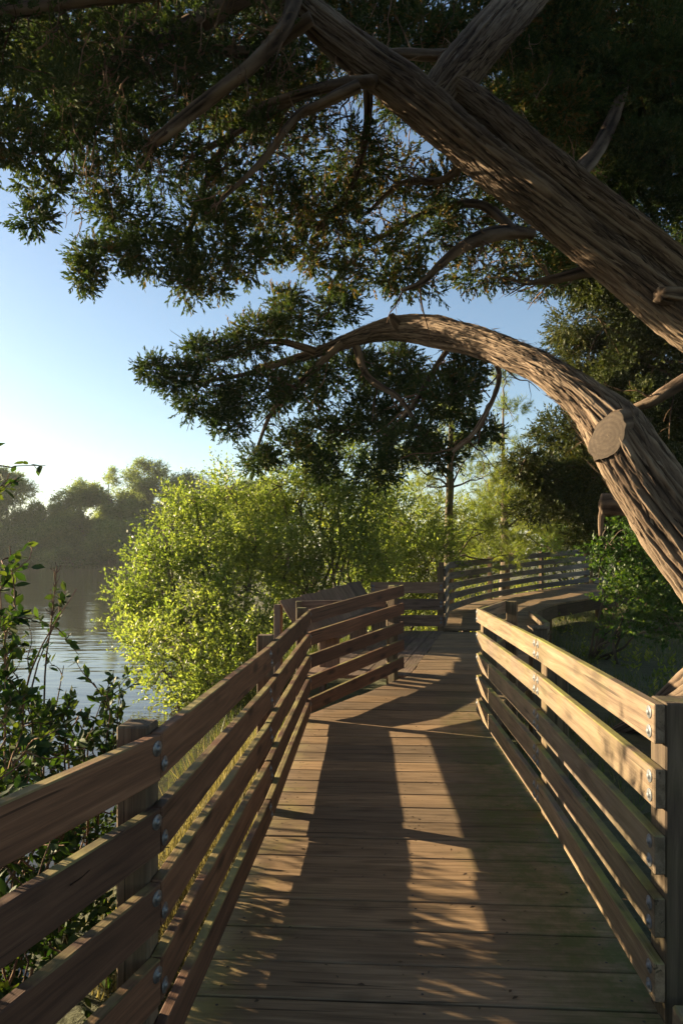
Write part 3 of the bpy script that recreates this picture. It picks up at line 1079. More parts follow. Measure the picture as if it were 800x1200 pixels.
def bark_strips(P, n, rmin=0.06):
    S = spline([p for p in P], 160)
    C, R = S[:, :3], S[:, 3]
    T, A, B = frames_along(C)
    ii = rng.integers(2, 158, n * 2)
    ii = ii[R[ii] > rmin][:n]
    m = len(ii)
    t_ = rng.uniform(0, 2 * np.pi, m)
    nr = A[ii] * np.cos(t_)[:, None] + B[ii] * np.sin(t_)[:, None]
    pos = C[ii] + (C[ii + 1] - C[ii]) * rng.uniform(0, 1, m)[:, None] + nr * (R[ii] * rng.uniform(0.985, 1.06, m))[:, None]
    ax = norm(T[ii] * rng.choice([-1, 1], m)[:, None] + nr * rng.uniform(-0.02, 0.16, m)[:, None] + rng.normal(0, 0.09, (m, 3)))
    v, tt, nv = place_leaves('rhomb', pos, ax, nr, rng.uniform(0.08, 0.30, m), rng.uniform(0.008, 0.030, m))
    return v, tt, np.repeat(rng.uniform(0.25, 1.0, m), nv)


def add_strips(parent, P, n):
    v, tt, tn_ = bark_strips(P, n)
    o = link('bark_strips', mesh_np('bark_strips', v - np.array(TB), tris=tt, tint=tn_), parent, mat=M['flake'])
    o['kind'] = 'stuff'


M['flake'] = bark_material('bark_flake', (0.024, 0.017, 0.013), (0.115, 0.08, 0.056), (0.25, 0.19, 0.135))
for lm in (limb_a, limb_b, limb_c, limb_d):
    add_strips(lm, LIMB_PATHS[lm.name], 2600)

# sawn stub on the lower limb
cf = W(710, 512, 7.72)
cn = Vector((-0.64, -0.74, -0.16)).normalized()
stub_in = cf - cn * 0.62
rad = 0.30
up2 = Vector((0.72, 0, 1)).normalized()
sx_ = up2.cross(cn).normalized(); sy_ = cn.cross(sx_).normalized()
vs, qs, tn = [], [], []
ns = 48
prof = [(0.22, 1.2), (0.34, 1.14), (0.42, 1.09), (0.50, 1.05), (0.56, 1.02), (0.60, 1.0), (0.62, 0.96)]
for (h_, k_) in prof:
    for a in range(ns):
        th_ = 2 * math.pi * a / ns
        nz = float(vnoise(np.array([math.cos(th_) * 4 + 2]), np.array([math.sin(th_) * 4]), np.array([h_ * 1.5]))[0])
        rk = rad * k_ * (1 + 0.20 * (nz - 0.5))
        p = stub_in + cn * h_ + sx_ * (rk * 0.6 * math.cos(th_)) + sy_ * (rk * math.sin(th_))
        vs.append(p - TB); tn.append(nz)
for i in range(len(prof) - 1):
    for a in range(ns):
        qs.append((i * ns + a, i * ns + (a + 1) % ns, (i + 1) * ns + (a + 1) % ns, (i + 1) * ns + a))
stub = link('sawn_stub', mesh_np('sawn_stub', np.array(vs), quads=qs, smooth=True, tint=tn), cyp, mat=M['bark'])
mloc = Matrix((sx_, sy_, cn)).transposed().to_4x4()
cv = [(0, 0, 0.004)]
for ring_ in (0.5, 1.0):
    for a in range(ns):
        p = Vector(vs[(len(prof) - 1) * ns + a]) + TB - cf
        cv.append((p.dot(sx_) * ring_ * 0.995, p.dot(sy_) * ring_ * 0.995, 0.004 if ring_ < 1 else 0.0))
ct = [(0, 1 + a, 1 + (a + 1) % ns) for a in range(ns)]
cq = [(1 + a, 1 + ns + a, 1 + ns + (a + 1) % ns, 1 + (a + 1) % ns) for a in range(ns)]
cface = link('sawn_face', mesh_np('sawn_face', np.array(cv), tris=ct, quads=cq), stub, mat=M['cut'])
mloc.translation = cf - TB
cface.matrix_basis = mloc
# broken knob on top of the lower limb, small cut stubs
part_limb('broken_knob', [wp(474, 388, 10.95, 14), wp(464, 378, 10.85, 12), wp(457, 369, 10.8, 7)], sides=16, seg=0.015, seed=2)
part_limb('broken_branch', [wp(790, 604, 9.9, 26), wp(740, 592, 10.2, 26), wp(704, 591, 10.3, 24)], sides=24, seed=9.2, ridge=0.2)
part_limb('broken_branch', [wp(708, 592, 10.3, 10), wp(704, 606, 10.3, 7), wp(703, 628, 10.3, 4)], sides=12, seed=10)
part_limb('broken_branch', [wp(795, 348, 8.4, 22), wp(780, 346, 8.2, 20), wp(773, 345, 8.13, 17)], sides=48, seed=10.2, ridge=0.2)

# secondary branches: (name, [(px,py,Y,width px)...])
secondary = [
    [(625, 274, 10.6, 12), (590, 272, 10.5, 15), (550, 284, 10.3, 13), (520, 306, 10.1, 10), (495, 330, 9.9, 7), (470, 340, 9.8, 4)],
    [(760, 330, 10.4, 22), (700, 316, 10.6, 16), (650, 326, 10.8, 11), (620, 332, 10.9, 5)],
    [(700, 240, 11.0, 22), (676, 210, 11.3, 20), (700, 175, 11.5, 16), (722, 128, 11.7, 13), (735, 80, 12, 8)],
    [(860, 430, 12.0, 26), (800, 447, 12.3, 18), (765, 470, 12.5, 13), (735, 483, 12.7, 8), (700, 520, 12.9, 4)],
    [(350, -20, 8.8, 20), (335, 30, 8.7, 16), (290, 80, 8.6, 15), (240, 120, 8.5, 14), (205, 148, 8.4, 13), (180, 166, 8.3, 12)],
    [(330, -40, 8.8, 26), (250, 15, 8.9, 22), (180, 50, 8.8, 16), (110, 85, 8.6, 10), (60, 100, 8.5, 5)],
    [(440, 95, 9.0, 14), (405, 98, 9.2, 13), (360, 108, 9.3, 12), (310, 135, 9.3, 10), (260, 165, 9.2, 7), (220, 185, 9.1, 4)],
    [(420, 100, 9.0, 12), (375, 122, 9.0, 11), (345, 140, 9.0, 10), (310, 185, 8.9, 8), (275, 220, 8.8, 5), (240, 250, 8.7, 3)],
    [(410, 95, 9.1, 10), (300, 130, 9.3, 10), (255, 185, 9.3, 9), (232, 240, 9.2, 7), (215, 300, 9.1, 4)],
    [(60, -30, 8.4, 14), (0, 18, 8.0, 14), (-60, 40, 7.8, 10)],
    [(300, -30, 8.5, 18), (180, -10, 8.1, 16), (60, 5, 7.8, 14), (-40, 20, 7.6, 8)],
    [(560, 60, 9.8, 12), (510, 64, 10.2, 12), (462, 62, 10.4, 9), (430, 70, 10.5, 4)],
    [(540, 388, 10.20, 7), (510, 430, 10.90, 6), (480, 480, 10.90, 7), (440, 520, 11.50, 4)],
    [(415, 395, 11.50, 10), (430, 440, 11.50, 8), (470, 470, 10.90, 6), (500, 520, 10.90, 3)],
    [(400, 402, 11.50, 9), (360, 440, 11.50, 7), (320, 480, 11.50, 5), (300, 530, 11.50, 3)],
    [(370, 412, 11.50, 8), (320, 400, 11.50, 6), (260, 420, 11.50, 4), (190, 432, 11.50, 2)],
    [(345, 421, 11.50, 8), (280, 440, 11.50, 5), (215, 450, 11.50, 3)],
    [(560, 395, 10.20, 6), (585, 440, 10.20, 5), (560, 500, 10.20, 5), (530, 530, 10.20, 3)],
    [(600, 270, 10.5, 10), (560, 240, 10.8, 9), (500, 250, 10.9, 7), (440, 280, 10.8, 5), (390, 290, 10.6, 3)],
    [(430, 75, 9.2, 12), (430, 150, 9.8, 10), (410, 220, 10, 8), (370, 270, 10, 5)],
    [(555, 175, 9.6, 10), (520, 210, 10.2, 8), (470, 215, 10.4, 6), (430, 250, 10.5, 4)],
    [(365, 20, 8.9, 14), (300, 60, 9.2, 12), (220, 60, 9.2, 9), (140, 110, 9.0, 6), (60, 190, 8.4, 3)],
]
for P_ in secondary:
    part_limb('branch', [wp(*p) for p in P_], sides=14, seg=0.06, ridge=0.25, lobes=0.12, seed=rng.uniform(0, 50))

cyp_clumps = [  # px, py, radius px, Y, weight
    (20, 40, 75, 8.0, 1.0), (60, 120, 70, 8.0, 1.0), (5, 150, 50, 7.7, 1.0), (25, 175, 35, 7.8, 1.0), (50, 215, 34, 8.0, .8), (36, 255, 20, 8.0, .8),
    (110, 50, 80, 8.5, .9), (125, 150, 70, 8.6, .9), (110, 215, 40, 8.7, .6), (185, 90, 80, 9.0, .9), (190, 185, 65, 9.0, .9),
    (150, 255, 45, 9.0, .8), (125, 305, 36, 9.0, .9), (98, 325, 18, 9.0, .8), (180, 295, 48, 9.0, 1.0), (215, 335, 26, 9.0, .9), (240, 265, 60, 9.2, .9), (250, 320, 34, 9.1, .8), (285, 300, 36, 9.2, .8),
    (290, 190, 75, 9.5, .8), (270, 50, 85, 9.2, .8), (345, 130, 70, 9.8, .7), (335, 245, 55, 9.8, .8), (320, 285, 30, 9.6, .8), (400, 180, 65, 10.2, .7), (390, 255, 55, 10.3, .8), (360, 300, 30, 10, .7),
    (440, 305, 50, 10.4, .7), (400, 325, 30, 10.2, .6), (455, 200, 60, 10.7, .7), (500, 265, 60, 10.8, .7), (480, 330, 45, 10.6, .7), (540, 230, 60, 11, .8), (565, 315, 50, 11, .7), (600, 270, 60, 11.2, .8), (640, 320, 40, 11.3, .8), (660, 270, 50, 11.5, .9),
    (178, 432, 20, 11.04, 1.0), (205, 440, 32, 11.04, 1.1), (245, 418, 34, 11.32, 1.1), (240, 468, 40, 11.32, 1.1), (300, 398, 40, 11.45, 1.1), (300, 460, 48, 11.45, 1.0), (350, 378, 40, 11.87, 1.1), (335, 350, 22, 12.01, .8), (270, 500, 28, 11.32, .9), (300, 540, 26, 11.45, .8), (335, 525, 34, 11.59, .9),
    (350, 455, 50, 11.87, .9), (400, 440, 52, 12.14, .8), (375, 510, 36, 11.87, .8), (395, 360, 36, 12.14, .9), (430, 495, 50, 12.14, 1.25), (460, 435, 52, 12.42, 1.25), (478, 520, 42, 10.80, 1.25), (520, 465, 50, 11.04, 1.25), (548, 430, 36, 11.04, 1.15), (560, 505, 26, 11.04, 1.15), (520, 535, 26, 11.04, 1.05),
    (560, 40, 80, 11.2, 1.0), (640, 50, 90, 11.8, 1.4), (720, 30, 95, 12.2, 1.5), (785, 90, 90, 12.2, 1.5), (700, 120, 90, 12.3, 1.5), (630, 140, 65, 11.8, 1.3), (765, 195, 80, 12.3, 1.5), (710, 220, 60, 12.3, 1.3), (800, 260, 60, 12.3, 1.3), (840, 160, 90, 12.3, 1.2),
    (740, 120, 100, 13.5, 1.5), (650, 90, 90, 13.2, 1.3), (690, 200, 80, 13.3, 1.3), (800, 20, 90, 13.4, 1.3), (490, 40, 55, 10.8, .9), (425, 25, 50, 10.6, .9), (480, 120, 50, 11, .6),
    (350, 60, 60, 10.2, .7), (0, -60, 90, 8.0, 1), (120, -60, 90, 8.5, 1), (240, -60, 90, 9, 1), (360, -60, 90, 10, 1), (480, -70, 90, 11, 1), (600, -70, 100, 11.5, 1.2), (720, -80, 100, 12, 1.2), (-70, 60, 80, 7.8, 1), (-60, 160, 60, 7.6, 1), (840, -40, 100, 12.5, 1.2),
    (170, 30, 80, 12.5, .8), (260, 100, 80, 13, .7), (350, 40, 80, 13, .8), (90, 70, 80, 12.3, .7), (460, 60, 80, 13.5, .7), (30, 30, 80, 12, .7), (300, -50, 90, 13, 1), (440, -60, 90, 13.5, 1), (120, -40, 90, 12.5, 1),
    (440, 555, 30, 10.8, .9), (380, 550, 26, 11.4, .9),
    (540, 130, 60, 11.5, .8), (600, 200, 55, 11.6, 1.0), (220, 20, 70, 10.5, .8), (120, 100, 70, 10.2, .8), (300, 110, 70, 10.8, .7), (40, 80, 60, 9.6, .8),
]
foc = Foliage('rhomb')
tw_ = Tubes()
for P_ in secondary:
    S = spline([wp(*p) for p in P_], 30)
    for _ in range(9):
        i = int(rng.integers(4, 29))
        p = S[i, :3]
        dr = norm(S[i, :3] - S[i - 1, :3])
        L_ = rng.uniform(0.3, 1.0)
        e = p + norm(dr * 0.7 + rng.normal(0, 0.5, 3)) * L_
        Q = wander(p, e, min(0.018, S[i, 3] * 0.5), 0.004, 4, 0.12)
        tw_.add(Q, 5)
        for q in (1, 2, 3):
            p2 = np.array(Q[q][:3])
            tw_.add(wander(p2, p2 + norm(dr * 0.4 + rng.normal(0, 0.7, 3)) * L_ * 0.45, 0.006, 0.002, 3, 0.15), 4)
for (px, py, rp, y, wgt) in cyp_clumps:
    c = W(px, py, y); r = rp * y / FOC
    n = int(60 + 1150 * wgt * (0.72 if 430 < px < 630 and 95 < py < 345 else 0.78 if px < 420 and py < 240 else 1.0) * (r ** 2))
    O, D, tint = clump(c, r, n, squash=(1.15, 1.0, 0.72), sub=int(12 + 40 * r), up=0.12, jitter=0.4, subr=(0.13, 0.30))
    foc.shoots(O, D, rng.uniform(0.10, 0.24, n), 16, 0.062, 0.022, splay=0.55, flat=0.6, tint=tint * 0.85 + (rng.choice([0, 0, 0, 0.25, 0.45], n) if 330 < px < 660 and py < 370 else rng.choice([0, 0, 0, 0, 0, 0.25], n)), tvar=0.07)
    # twigs feeding the clump, some bare and hanging
    for _ in range(int(4 + 7 * r)):
        a = np.array(c) + rng.normal(0, 0.25, 3) * r + np.array([0.5 * r, 0.1, 0.15])
        b = np.array(c) + norm(rng.normal(size=3)) * r * rng.uniform(0.45, 0.85)
        tw_.add(wander(a, b, 0.012, 0.003, 4, 0.14), 4)
    if py < 230 and 60 < px < 620:
        for _ in range(int((4 + 8 * r) * (2.2 if px < 420 else 1))):
            a = np.array(c) + rng.normal(0, 0.5, 3) * r + np.array([0, -0.5 * r, 0.2])
            Lh = rng.uniform(0.25, 0.8)
            b = a + np.array([rng.normal(-0.12, 0.28), rng.normal(0, 0.2), -1]) * Lh
            P_ = wander(a, b, 0.009, 0.003, 5, 0.16)
            tw_.add(P_, 4)
            for q in (2, 3, 4):
                p = np.array(P_[q][:3])
                tw_.add(wander(p, p + norm(rng.normal(size=3)) * rng.uniform(0.08, 0.3), 0.005, 0.002, 3, 0.3), 3)
for (x, y, z, r) in [(-2.5, 6.0, 8.2, 1.2), (-0.5, 6.2, 8.6, 1.3), (1.5, 6.4, 8.9, 1.3), (3.5, 6.6, 9.2, 1.3), (5.2, 6.4, 9.2, 1.3), (-1.5, 4.0, 8.0, 1.3), (0.6, 4.2, 8.4, 1.3), (2.7, 4.4, 8.6, 1.3), (4.6, 4.4, 8.6, 1.3),  # unseen overhead clumps, added to dim the sky light on the near deck
                     (-0.6, 2.0, 7.8, 1.3), (1.4, 2.1, 8.0, 1.3), (3.4, 2.3, 8.2, 1.3), (5.2, 2.3, 8.0, 1.3), (0.4, 0.0, 7.4, 1.3), (2.6, 0.2, 7.6, 1.3), (4.6, 0.2, 7.4, 1.3), (6.4, 4.0, 7.6, 1.4), (6.8, 1.5, 6.8, 1.4), (6.5, 6.0, 6.6, 1.3)]:
    n = int(700 * r * r)
    O, D, tint = clump((x, y, z), r, n, squash=(1.1, 1.1, 0.6), sub=40, up=0.1, jitter=0.4, subr=(0.16, 0.34))
    foc.shoots(O, D, rng.uniform(0.14, 0.3, n), 14, 0.075, 0.028, splay=0.6, flat=0.5, tint=tint * 0.85, tvar=0.12)
for (x, y, z) in [(-2, 5.5, 8.2), (1, 4.2, 8.2), (3, 2.0, 7.9), (0.5, 1.0, 7.5), (5, 1.0, 7.3), (6.6, 3.5, 7.0)]:  # branches carrying the added overhead clumps
    tw_.add(wander((5.7, 8.3, 9.6), (x, y, z), 0.14, 0.03, 6, 0.05, 0.05), 8, 30)
foc.build('crown', M['cyp'], cyp, TB)
tw_.build('twig_network', M['twig'], cyp, TB)


# ================================================================ OTHER TREES AND SHRUBS
def woody(name, label, cat, base, clumps, mat, tpl='rhomb', leaf=(0.07, 0.03), shoot=(0.15, 0.3), k=8, dens=300, splay=0.9, up=0.35, squash=(1, 1, 0.9), trunk=None, bark='bark_grey',
          group=None, trunks=3, tr=0.05, sub=9, twigs=6, jitter=0.45, minr=20, crown='crown', subr=(0.28, 0.5), tvar=0.16):
    base = Vector(base)
    t = thing(name, label, cat, base, group)
    fo = Foliage(tpl)
    tb = Tubes()
    if trunk:
        link('trunk', limb_mesh('trunk', [(p[0] - base.x, p[1] - base.y, p[2] - base.z, p[3]) for p in trunk], sides=20, seg=0.12, ridge=0.18, seed=rng.uniform(0, 90)), t, mat=M[bark])
    stems = [np.array(base) + np.array([rng.normal(0, 0.25), rng.normal(0, 0.25), 0]) for _ in range(trunks)]
    for (c, r) in clumps:
        n = int(minr + dens * r * r)
        O, D, tint = clump(c, r, n, squash=squash, sub=max(sub, int(sub * r)), up=up, jitter=jitter, subr=subr)
        fo.shoots(O, D, rng.uniform(shoot[0], shoot[1], n), k, leaf[0], leaf[1], splay=splay, tint=tint, tvar=tvar)
        if trunk:
            tp = np.array(trunk)[:, :3]
            a = tp[np.argmin(np.linalg.norm(tp - np.array(c) + np.array([0, 0, 0.5]), axis=1))]
        else:
            a = stems[rng.integers(len(stems))]
        tb.add(wander(a, c, tr, tr * 0.35, 5, 0.18), 6, 16)
        for _ in range(twigs):
            b = np.array(c) + norm(rng.normal(size=3)) * r * rng.uniform(0.6, 1.0)
            tb.add(wander(c, b, tr * 0.35, 0.004, 4, 0.25), 4)
    fo.build(crown, M[mat], t, base)
    tb.build('branchwork', M[bark], t, base)
    return t


def px_clumps(lst):
    return [(np.array(W(px, py, y)), rp * y / FOC) for (px, py, rp, y) in lst]


def gz(x, y):
    return float(ground_h(np.array([x]), np.array([y]))[0])


# second cypress, dark, behind on the right
woody('cypress_tree', 'dark dense cypress standing behind the big one at the right edge', 'tree', (8.6, 16, -0.3),
      px_clumps([(700, 372, 55, 15), (765, 430, 70, 15.5), (725, 470, 60, 15), (672, 505, 50, 15), (690, 560, 60, 15), (760, 555, 75, 15.5), (640, 560, 34, 14.5), (785, 350, 65, 15.5), (668, 318, 40, 15), 
                 (612, 545, 26, 14.5),  (680, 400, 40, 16.5),  (700, 540, 60, 17), (760, 480, 70, 17), (640, 590, 40, 16.5), (770, 330, 60, 16.5), (730, 400, 50, 17), (820, 480, 80, 16), (740, 620, 55, 15.5), (800, 610, 60, 15.5), (655, 590, 40, 15), (700, 620, 40, 15), (845, 380, 80, 16), (720, 330, 50, 15.5),  (830, 580, 70, 16.5), (780, 500, 70, 16.5), (700, 440, 50, 16.5)]),
      'cyp2', leaf=(0.085, 0.03), shoot=(0.16, 0.36), k=13, dens=1000, splay=0.75, up=0.05, squash=(1.1, 1, 0.75), trunk=[(8.6, 16, -0.5, 0.4), (8.7, 16, 2, 0.34), (8.8, 16.1, 5, 0.26), (8.8, 16.3, 9, 0.1)], bark='bark', tr=0.06, sub=10, subr=(0.2, 0.42))

# willows by the water, between the rail and the pond
willow_defs = [
    ('broad yellow-green willow leaning over the pond, left of the viewing bay', (-2.3, 12.0), [(200, 690, 55, 12.8), (165, 700, 34, 12.6), (150, 715, 24, 12.4), (230, 640, 55, 13.2), (250, 715, 60, 12.4), (215, 740, 50, 11.6), (170, 762, 28, 10.9), (235, 775, 46, 10.8), (290, 690, 55, 13.0), (200, 620, 30, 13.4), (270, 750, 44, 11.4), (195, 790, 36, 10.4), (300, 640, 50, 13.5), (230, 590, 28, 13.5), (200, 650, 40, 13.2), (160, 735, 22, 12.0), (250, 815, 36, 9.9), (310, 730, 40, 11.8), (170, 660, 26, 13.0), (300, 770, 36, 10.8), (210, 825, 24, 9.9)]),
    ('tall bright willow crown behind the bay bench', (-0.3, 13.8), [(300, 600, 50, 14.4), (350, 590, 50, 14.4), (340, 650, 55, 13.4), (390, 620, 55, 13.8), (270, 580, 36, 13.8), (390, 560, 42, 14.0), (430, 590, 45, 14.2), (330, 570, 35, 14), (400, 670, 50, 13.4), (370, 540, 26, 14.2), (310, 660, 50, 14), (360, 690, 45, 13.6), (440, 650, 45, 14), (410, 535, 22, 14.2)]),
    ('lower leafy willow thicket behind the low bay railing', (1.0, 15.6), [(450, 660, 45, 15.6), (480, 620, 45, 16), (500, 660, 40, 15.6), (460, 590, 35, 16), (440, 700, 45, 15.4), (490, 700, 40, 15.4), (520, 640, 30, 16), (420, 640, 40, 15.8)]),
]
for lab, (bx, by), lst in willow_defs:
    woody('willow_shrub', lab, 'shrub', (bx, by, gz(bx, by) - 0.1), px_clumps(lst), 'willow', leaf=(0.074, 0.031), shoot=(0.2, 0.6), k=11, dens=450, splay=0.95, up=0.6, squash=(1.1, 0.95, 1), trunks=7, tr=0.045, sub=18, twigs=9, tvar=0.25, group='willows between boardwalk and pond', subr=(0.13, 0.32))

# pines beyond the far railing
pine_defs = [
    ('slender young pine with a bare straight trunk behind the far railing', [(2.72, 17.2, -0.2, 0.13), (2.70, 17.2, 1.5, 0.11), (2.72, 17.2, 3.4, 0.09), (2.75, 17.2, 4.6, 0.06), (2.75, 17.2, 5.4, 0.02)],
     [(530, 500, 34, 17.2), (500, 520, 30, 17), (565, 560, 40, 17.4), (590, 600, 38, 17.4), (555, 620, 34, 17), (500, 570, 32, 17), (480, 540, 28, 16.8), (535, 480, 30, 17.3), (550, 530, 34, 17.3), (600, 650, 32, 17.2), (500, 600, 26, 17)]),
    ('soft light green pine filling the gap beneath the arching limb', [(4.9, 20.5, -0.1, 0.16), (4.9, 20.5, 2.5, 0.10), (4.85, 20.5, 4.5, 0.05), (4.85, 20.5, 6.4, 0.02)],
     [(600, 560, 40, 20.5), (620, 610, 42, 20.5), (570, 585, 36, 20.3), (640, 640, 34, 20.5), (590, 520, 30, 20.5), (595, 480, 22, 20.5), (592, 445, 14, 20.5), (560, 640, 36, 20.2), (610, 570, 34, 20), (640, 590, 26, 20)]),
]
for lab, tr_, lst in pine_defs:
    b = (tr_[0][0], tr_[0][1], gz(tr_[0][0], tr_[0][1]))
    woody('pine_tree', lab, 'tree', b, px_clumps(lst), 'pine', tpl='needle', leaf=(0.15, 0.010), shoot=(0.15, 0.35), k=34, dens=120, splay=1.1, up=0.4, squash=(1.1, 1.1, 0.7), trunk=tr_, tr=0.03, sub=10, twigs=7, group='young pines behind the boardwalk', subr=(0.16, 0.34))

# thicket behind
thick = [
    ('mid green thicket tree behind the willows at the centre of the view', (0.9, 24), [(430, 590, 40, 24), (460, 560, 35, 24), (400, 620, 40, 24), (480, 610, 40, 24), (440, 640, 45, 24), (500, 650, 40, 24), (390, 580, 30, 24), (520, 600, 30, 24), (460, 670, 40, 23), (410, 670, 40, 23)]),
    ('sunny thicket tree seen past the slender pine trunk', (4.0, 28), [(540, 640, 34, 28), (570, 610, 34, 28), (600, 640, 34, 28), (560, 660, 32, 27), (620, 660, 30, 27), (520, 660, 34, 27), (590, 585, 26, 28), (540, 600, 26, 28), (640, 620, 30, 28), (610, 600, 28, 29)]),
    ('shaded thicket tree beyond the end of the far railing', (9.5, 27), [(660, 620, 34, 26), (690, 600, 36, 26), (720, 630, 36, 26), (680, 650, 34, 25), (650, 660, 26, 25), (750, 610, 40, 27), (720, 660, 34, 26), (790, 620, 44, 27), (640, 600, 26, 27), (690, 570, 36, 27)]),
    ('olive thicket tree right of the pond, far behind the willows', (-1.6, 30), [(300, 600, 34, 30), (330, 580, 34, 30), (360, 600, 36, 30), (340, 630, 36, 30), (300, 640, 34, 29), (390, 610, 30, 30), (280, 610, 26, 30)]),
    ('rear thicket tree closing the view behind both pines', (6.5, 40), [(560, 620, 34, 40), (600, 600, 36, 40), (640, 620, 36, 40), (680, 600, 40, 40), (520, 630, 34, 40), (720, 600, 44, 40), (480, 620, 34, 40), (600, 640, 34, 38), (660, 640, 34, 38), (770, 600, 44, 40), (540, 645, 30, 38), (440, 630, 34, 40), (400, 635, 30, 40)]),
]
for lab, (bx, by), lst in thick:
    woody('thicket_tree', lab, 'tree', (bx, by, gz(bx, by)), px_clumps(lst), 'mid', leaf=(0.11 if by < 35 else 0.16, 0.05 if by < 35 else 0.08), shoot=(0.25, 0.5), k=8, dens=130 if by < 35 else 70, splay=0.95, up=0.4, trunks=3, tr=0.06, sub=10, twigs=4, group='thicket trees behind the boardwalk', subr=(0.2, 0.42))

# dark shrubs at the right, under the cypress
dk = [
    ('dark green shrub at the right edge with sunlit leaf tips', (5.2, 13.6), [(740, 660, 45, 13), (775, 640, 50, 13.2), (760, 700, 45, 12.8), (800, 690, 50, 12.8), (725, 690, 28, 12.8), (710, 640, 30, 13.4), (740, 620, 34, 13.6), (790, 730, 45, 12.6), (730, 725, 30, 12.6), (820, 640, 50, 13.2)]),
    ('shadowy shrub where the ramp disappears to the right', (8.6, 18.6), [(735, 640, 40, 18), (760, 660, 45, 18), (720, 650, 24, 19), (780, 620, 45, 18.5), (760, 700, 40, 17.5), (740, 690, 24, 18), (800, 660, 50, 18)]),
    ('low shaded shrub beyond the end of the curved railing', (8.8, 24.2), [(690, 645, 24, 24), (710, 630, 30, 24.4), (730, 650, 30, 24), (670, 635, 26, 24.6), (700, 660, 22, 24), (650, 640, 24, 24.8)]),
]
for lab, (bx, by), lst in dk:
    woody('dark_shrub', lab, 'shrub', (bx, by, gz(bx, by) - 0.05), px_clumps(lst), 'dkbush', tpl='oval', leaf=(0.075, 0.05), shoot=(0.15, 0.35), k=8, dens=260, splay=1.0, up=0.4, trunks=4, tr=0.03, sub=9, twigs=5, group='dark shrubs under the cypress', subr=(0.2, 0.42))

# far bank trees across the pond
far_defs = [  # px, top py, width px, Y, label
    (8, 548, 60, 158, 'rounded hazy tree across the pond at the far left edge'),
    (52, 590, 44, 156, 'low hazy tree across the pond, in the dip between taller crowns'),
    (95, 560, 48, 157, 'olive hazy tree across the pond left of the central crown'),
    (128, 552, 44, 160, 'loose feathery hazy tree across the pond, beside the rounded golden crown'),
    (170, 536, 60, 162, 'large golden rounded tree across the pond, tallest of the far bank'),
    (215, 555, 46, 160, 'hazy dark-tipped tree across the pond, right of the golden crown'),
    (255, 566, 46, 158, 'hazy tree across the pond just above the willow crown'),
    (300, 560, 56, 160, 'hazy tree across the pond, behind the hanging cypress spray'),
    (-40, 540, 60, 158, 'hazy tree across the pond, out beyond the left edge'),
    (70, 615, 70, 151, 'low willowy scrub on the waterline of the far bank, left part'),
    (150, 612, 70, 151, 'low willowy scrub on the waterline of the far bank, right part'),
    (0, 618, 60, 151, 'low scrub on the far waterline at the left edge'),
    (225, 618, 60, 151, 'low scrub on the far waterline behind the willow'),
]
for (px, pt, wpx, y, lab) in far_defs:
    top = W(px, pt, y); base = Vector((top.x, y, 0.1 if y < 153 else 0.5))
    Ht = top.z - base.z; rw = 1.5 * wpx * y / FOC / 2
    cl = []
    sparse = 'sparse' in lab or 'feathery' in lab
    nb_ = 60 if not sparse else 34
    for _ in range(nb_):
        f = rng.uniform(0.03, 0.96)
        if sparse:
            f = rng.uniform(0.08, 1.0)
        wf = math.sin(math.pi * min(1, (f * 0.6 + 0.36))) ** 0.6
        a = rng.uniform(0, 2 * math.pi); rr_ = rng.uniform(0.1, 1.0) ** 0.6 * rw * wf * rng.choice([0.8, 1.0, 1.25])
        r_ = rng.uniform(0.14, 0.36) * rw * (0.8 if sparse else 1.0)
        cl.append((np.array([base.x + rr_ * math.cos(a), base.y + rr_ * math.sin(a) * 0.8, base.z + f * Ht - r_ * 0.4]), r_))
    woody('far_tree', lab, 'tree', base, cl, 'far', leaf=(0.36, 0.17), shoot=(0.6, 1.7), k=8, dens=34 if not sparse else 20, minr=70, splay=1.0, up=0.35,
          trunk=[(base.x, base.y, base.z - 0.5, 0.35), (base.x + 0.3, base.y, base.z + Ht * 0.35, 0.28), (base.x - 0.2, base.y, base.z + Ht * 0.7, 0.15), (base.x, base.y, base.z + Ht * 0.95, 0.05)], tr=0.12, sub=8, twigs=4, group='hazy trees on the far bank', subr=(0.22, 0.5))

rx_ = rng.uniform(-75, 20, 5200); ry_ = rng.uniform(146.8, 150.0, 5200)
fr = Foliage('needle')
P0 = np.stack([rx_, ry_, np.full(5200, WATER_Z - 0.1)], -1)
hh_ = 0.5 + 1.6 * vnoise(rx_ * 0.12, ry_ * 0.12, rx_ * 0)
fr.shoots(P0, norm(np.array([0, 0, 1.0]) + rng.normal(0, 0.25, P0.shape)), hh_ * rng.uniform(0.5, 1.3, 5200), 6, 0.9, 0.12, splay=0.35)
ro = fr.build('reed_fringe', M['dry'], None, (0, 0, 0))
ro['kind'] = 'stuff'; ro['label'] = 'pale fringe of reeds along the far waterline'; ro['category'] = 'reeds'

# ---------------------------------------------------------------- near shrub by the left rail
def leaf_object_mesh(mat, t):
    V, T_ = TPL['oval']
    me = mesh_np('leaf', V * np.array([0.05, 0.026, 0.026]), tris=T_, tint=np.full(len(V), t))
    me.materials.append(mat)
    return me


LEAVES = [leaf_object_mesh(M['near'], t) for t in (0.15, 0.35, 0.5, 0.65, 0.8, 0.95)]


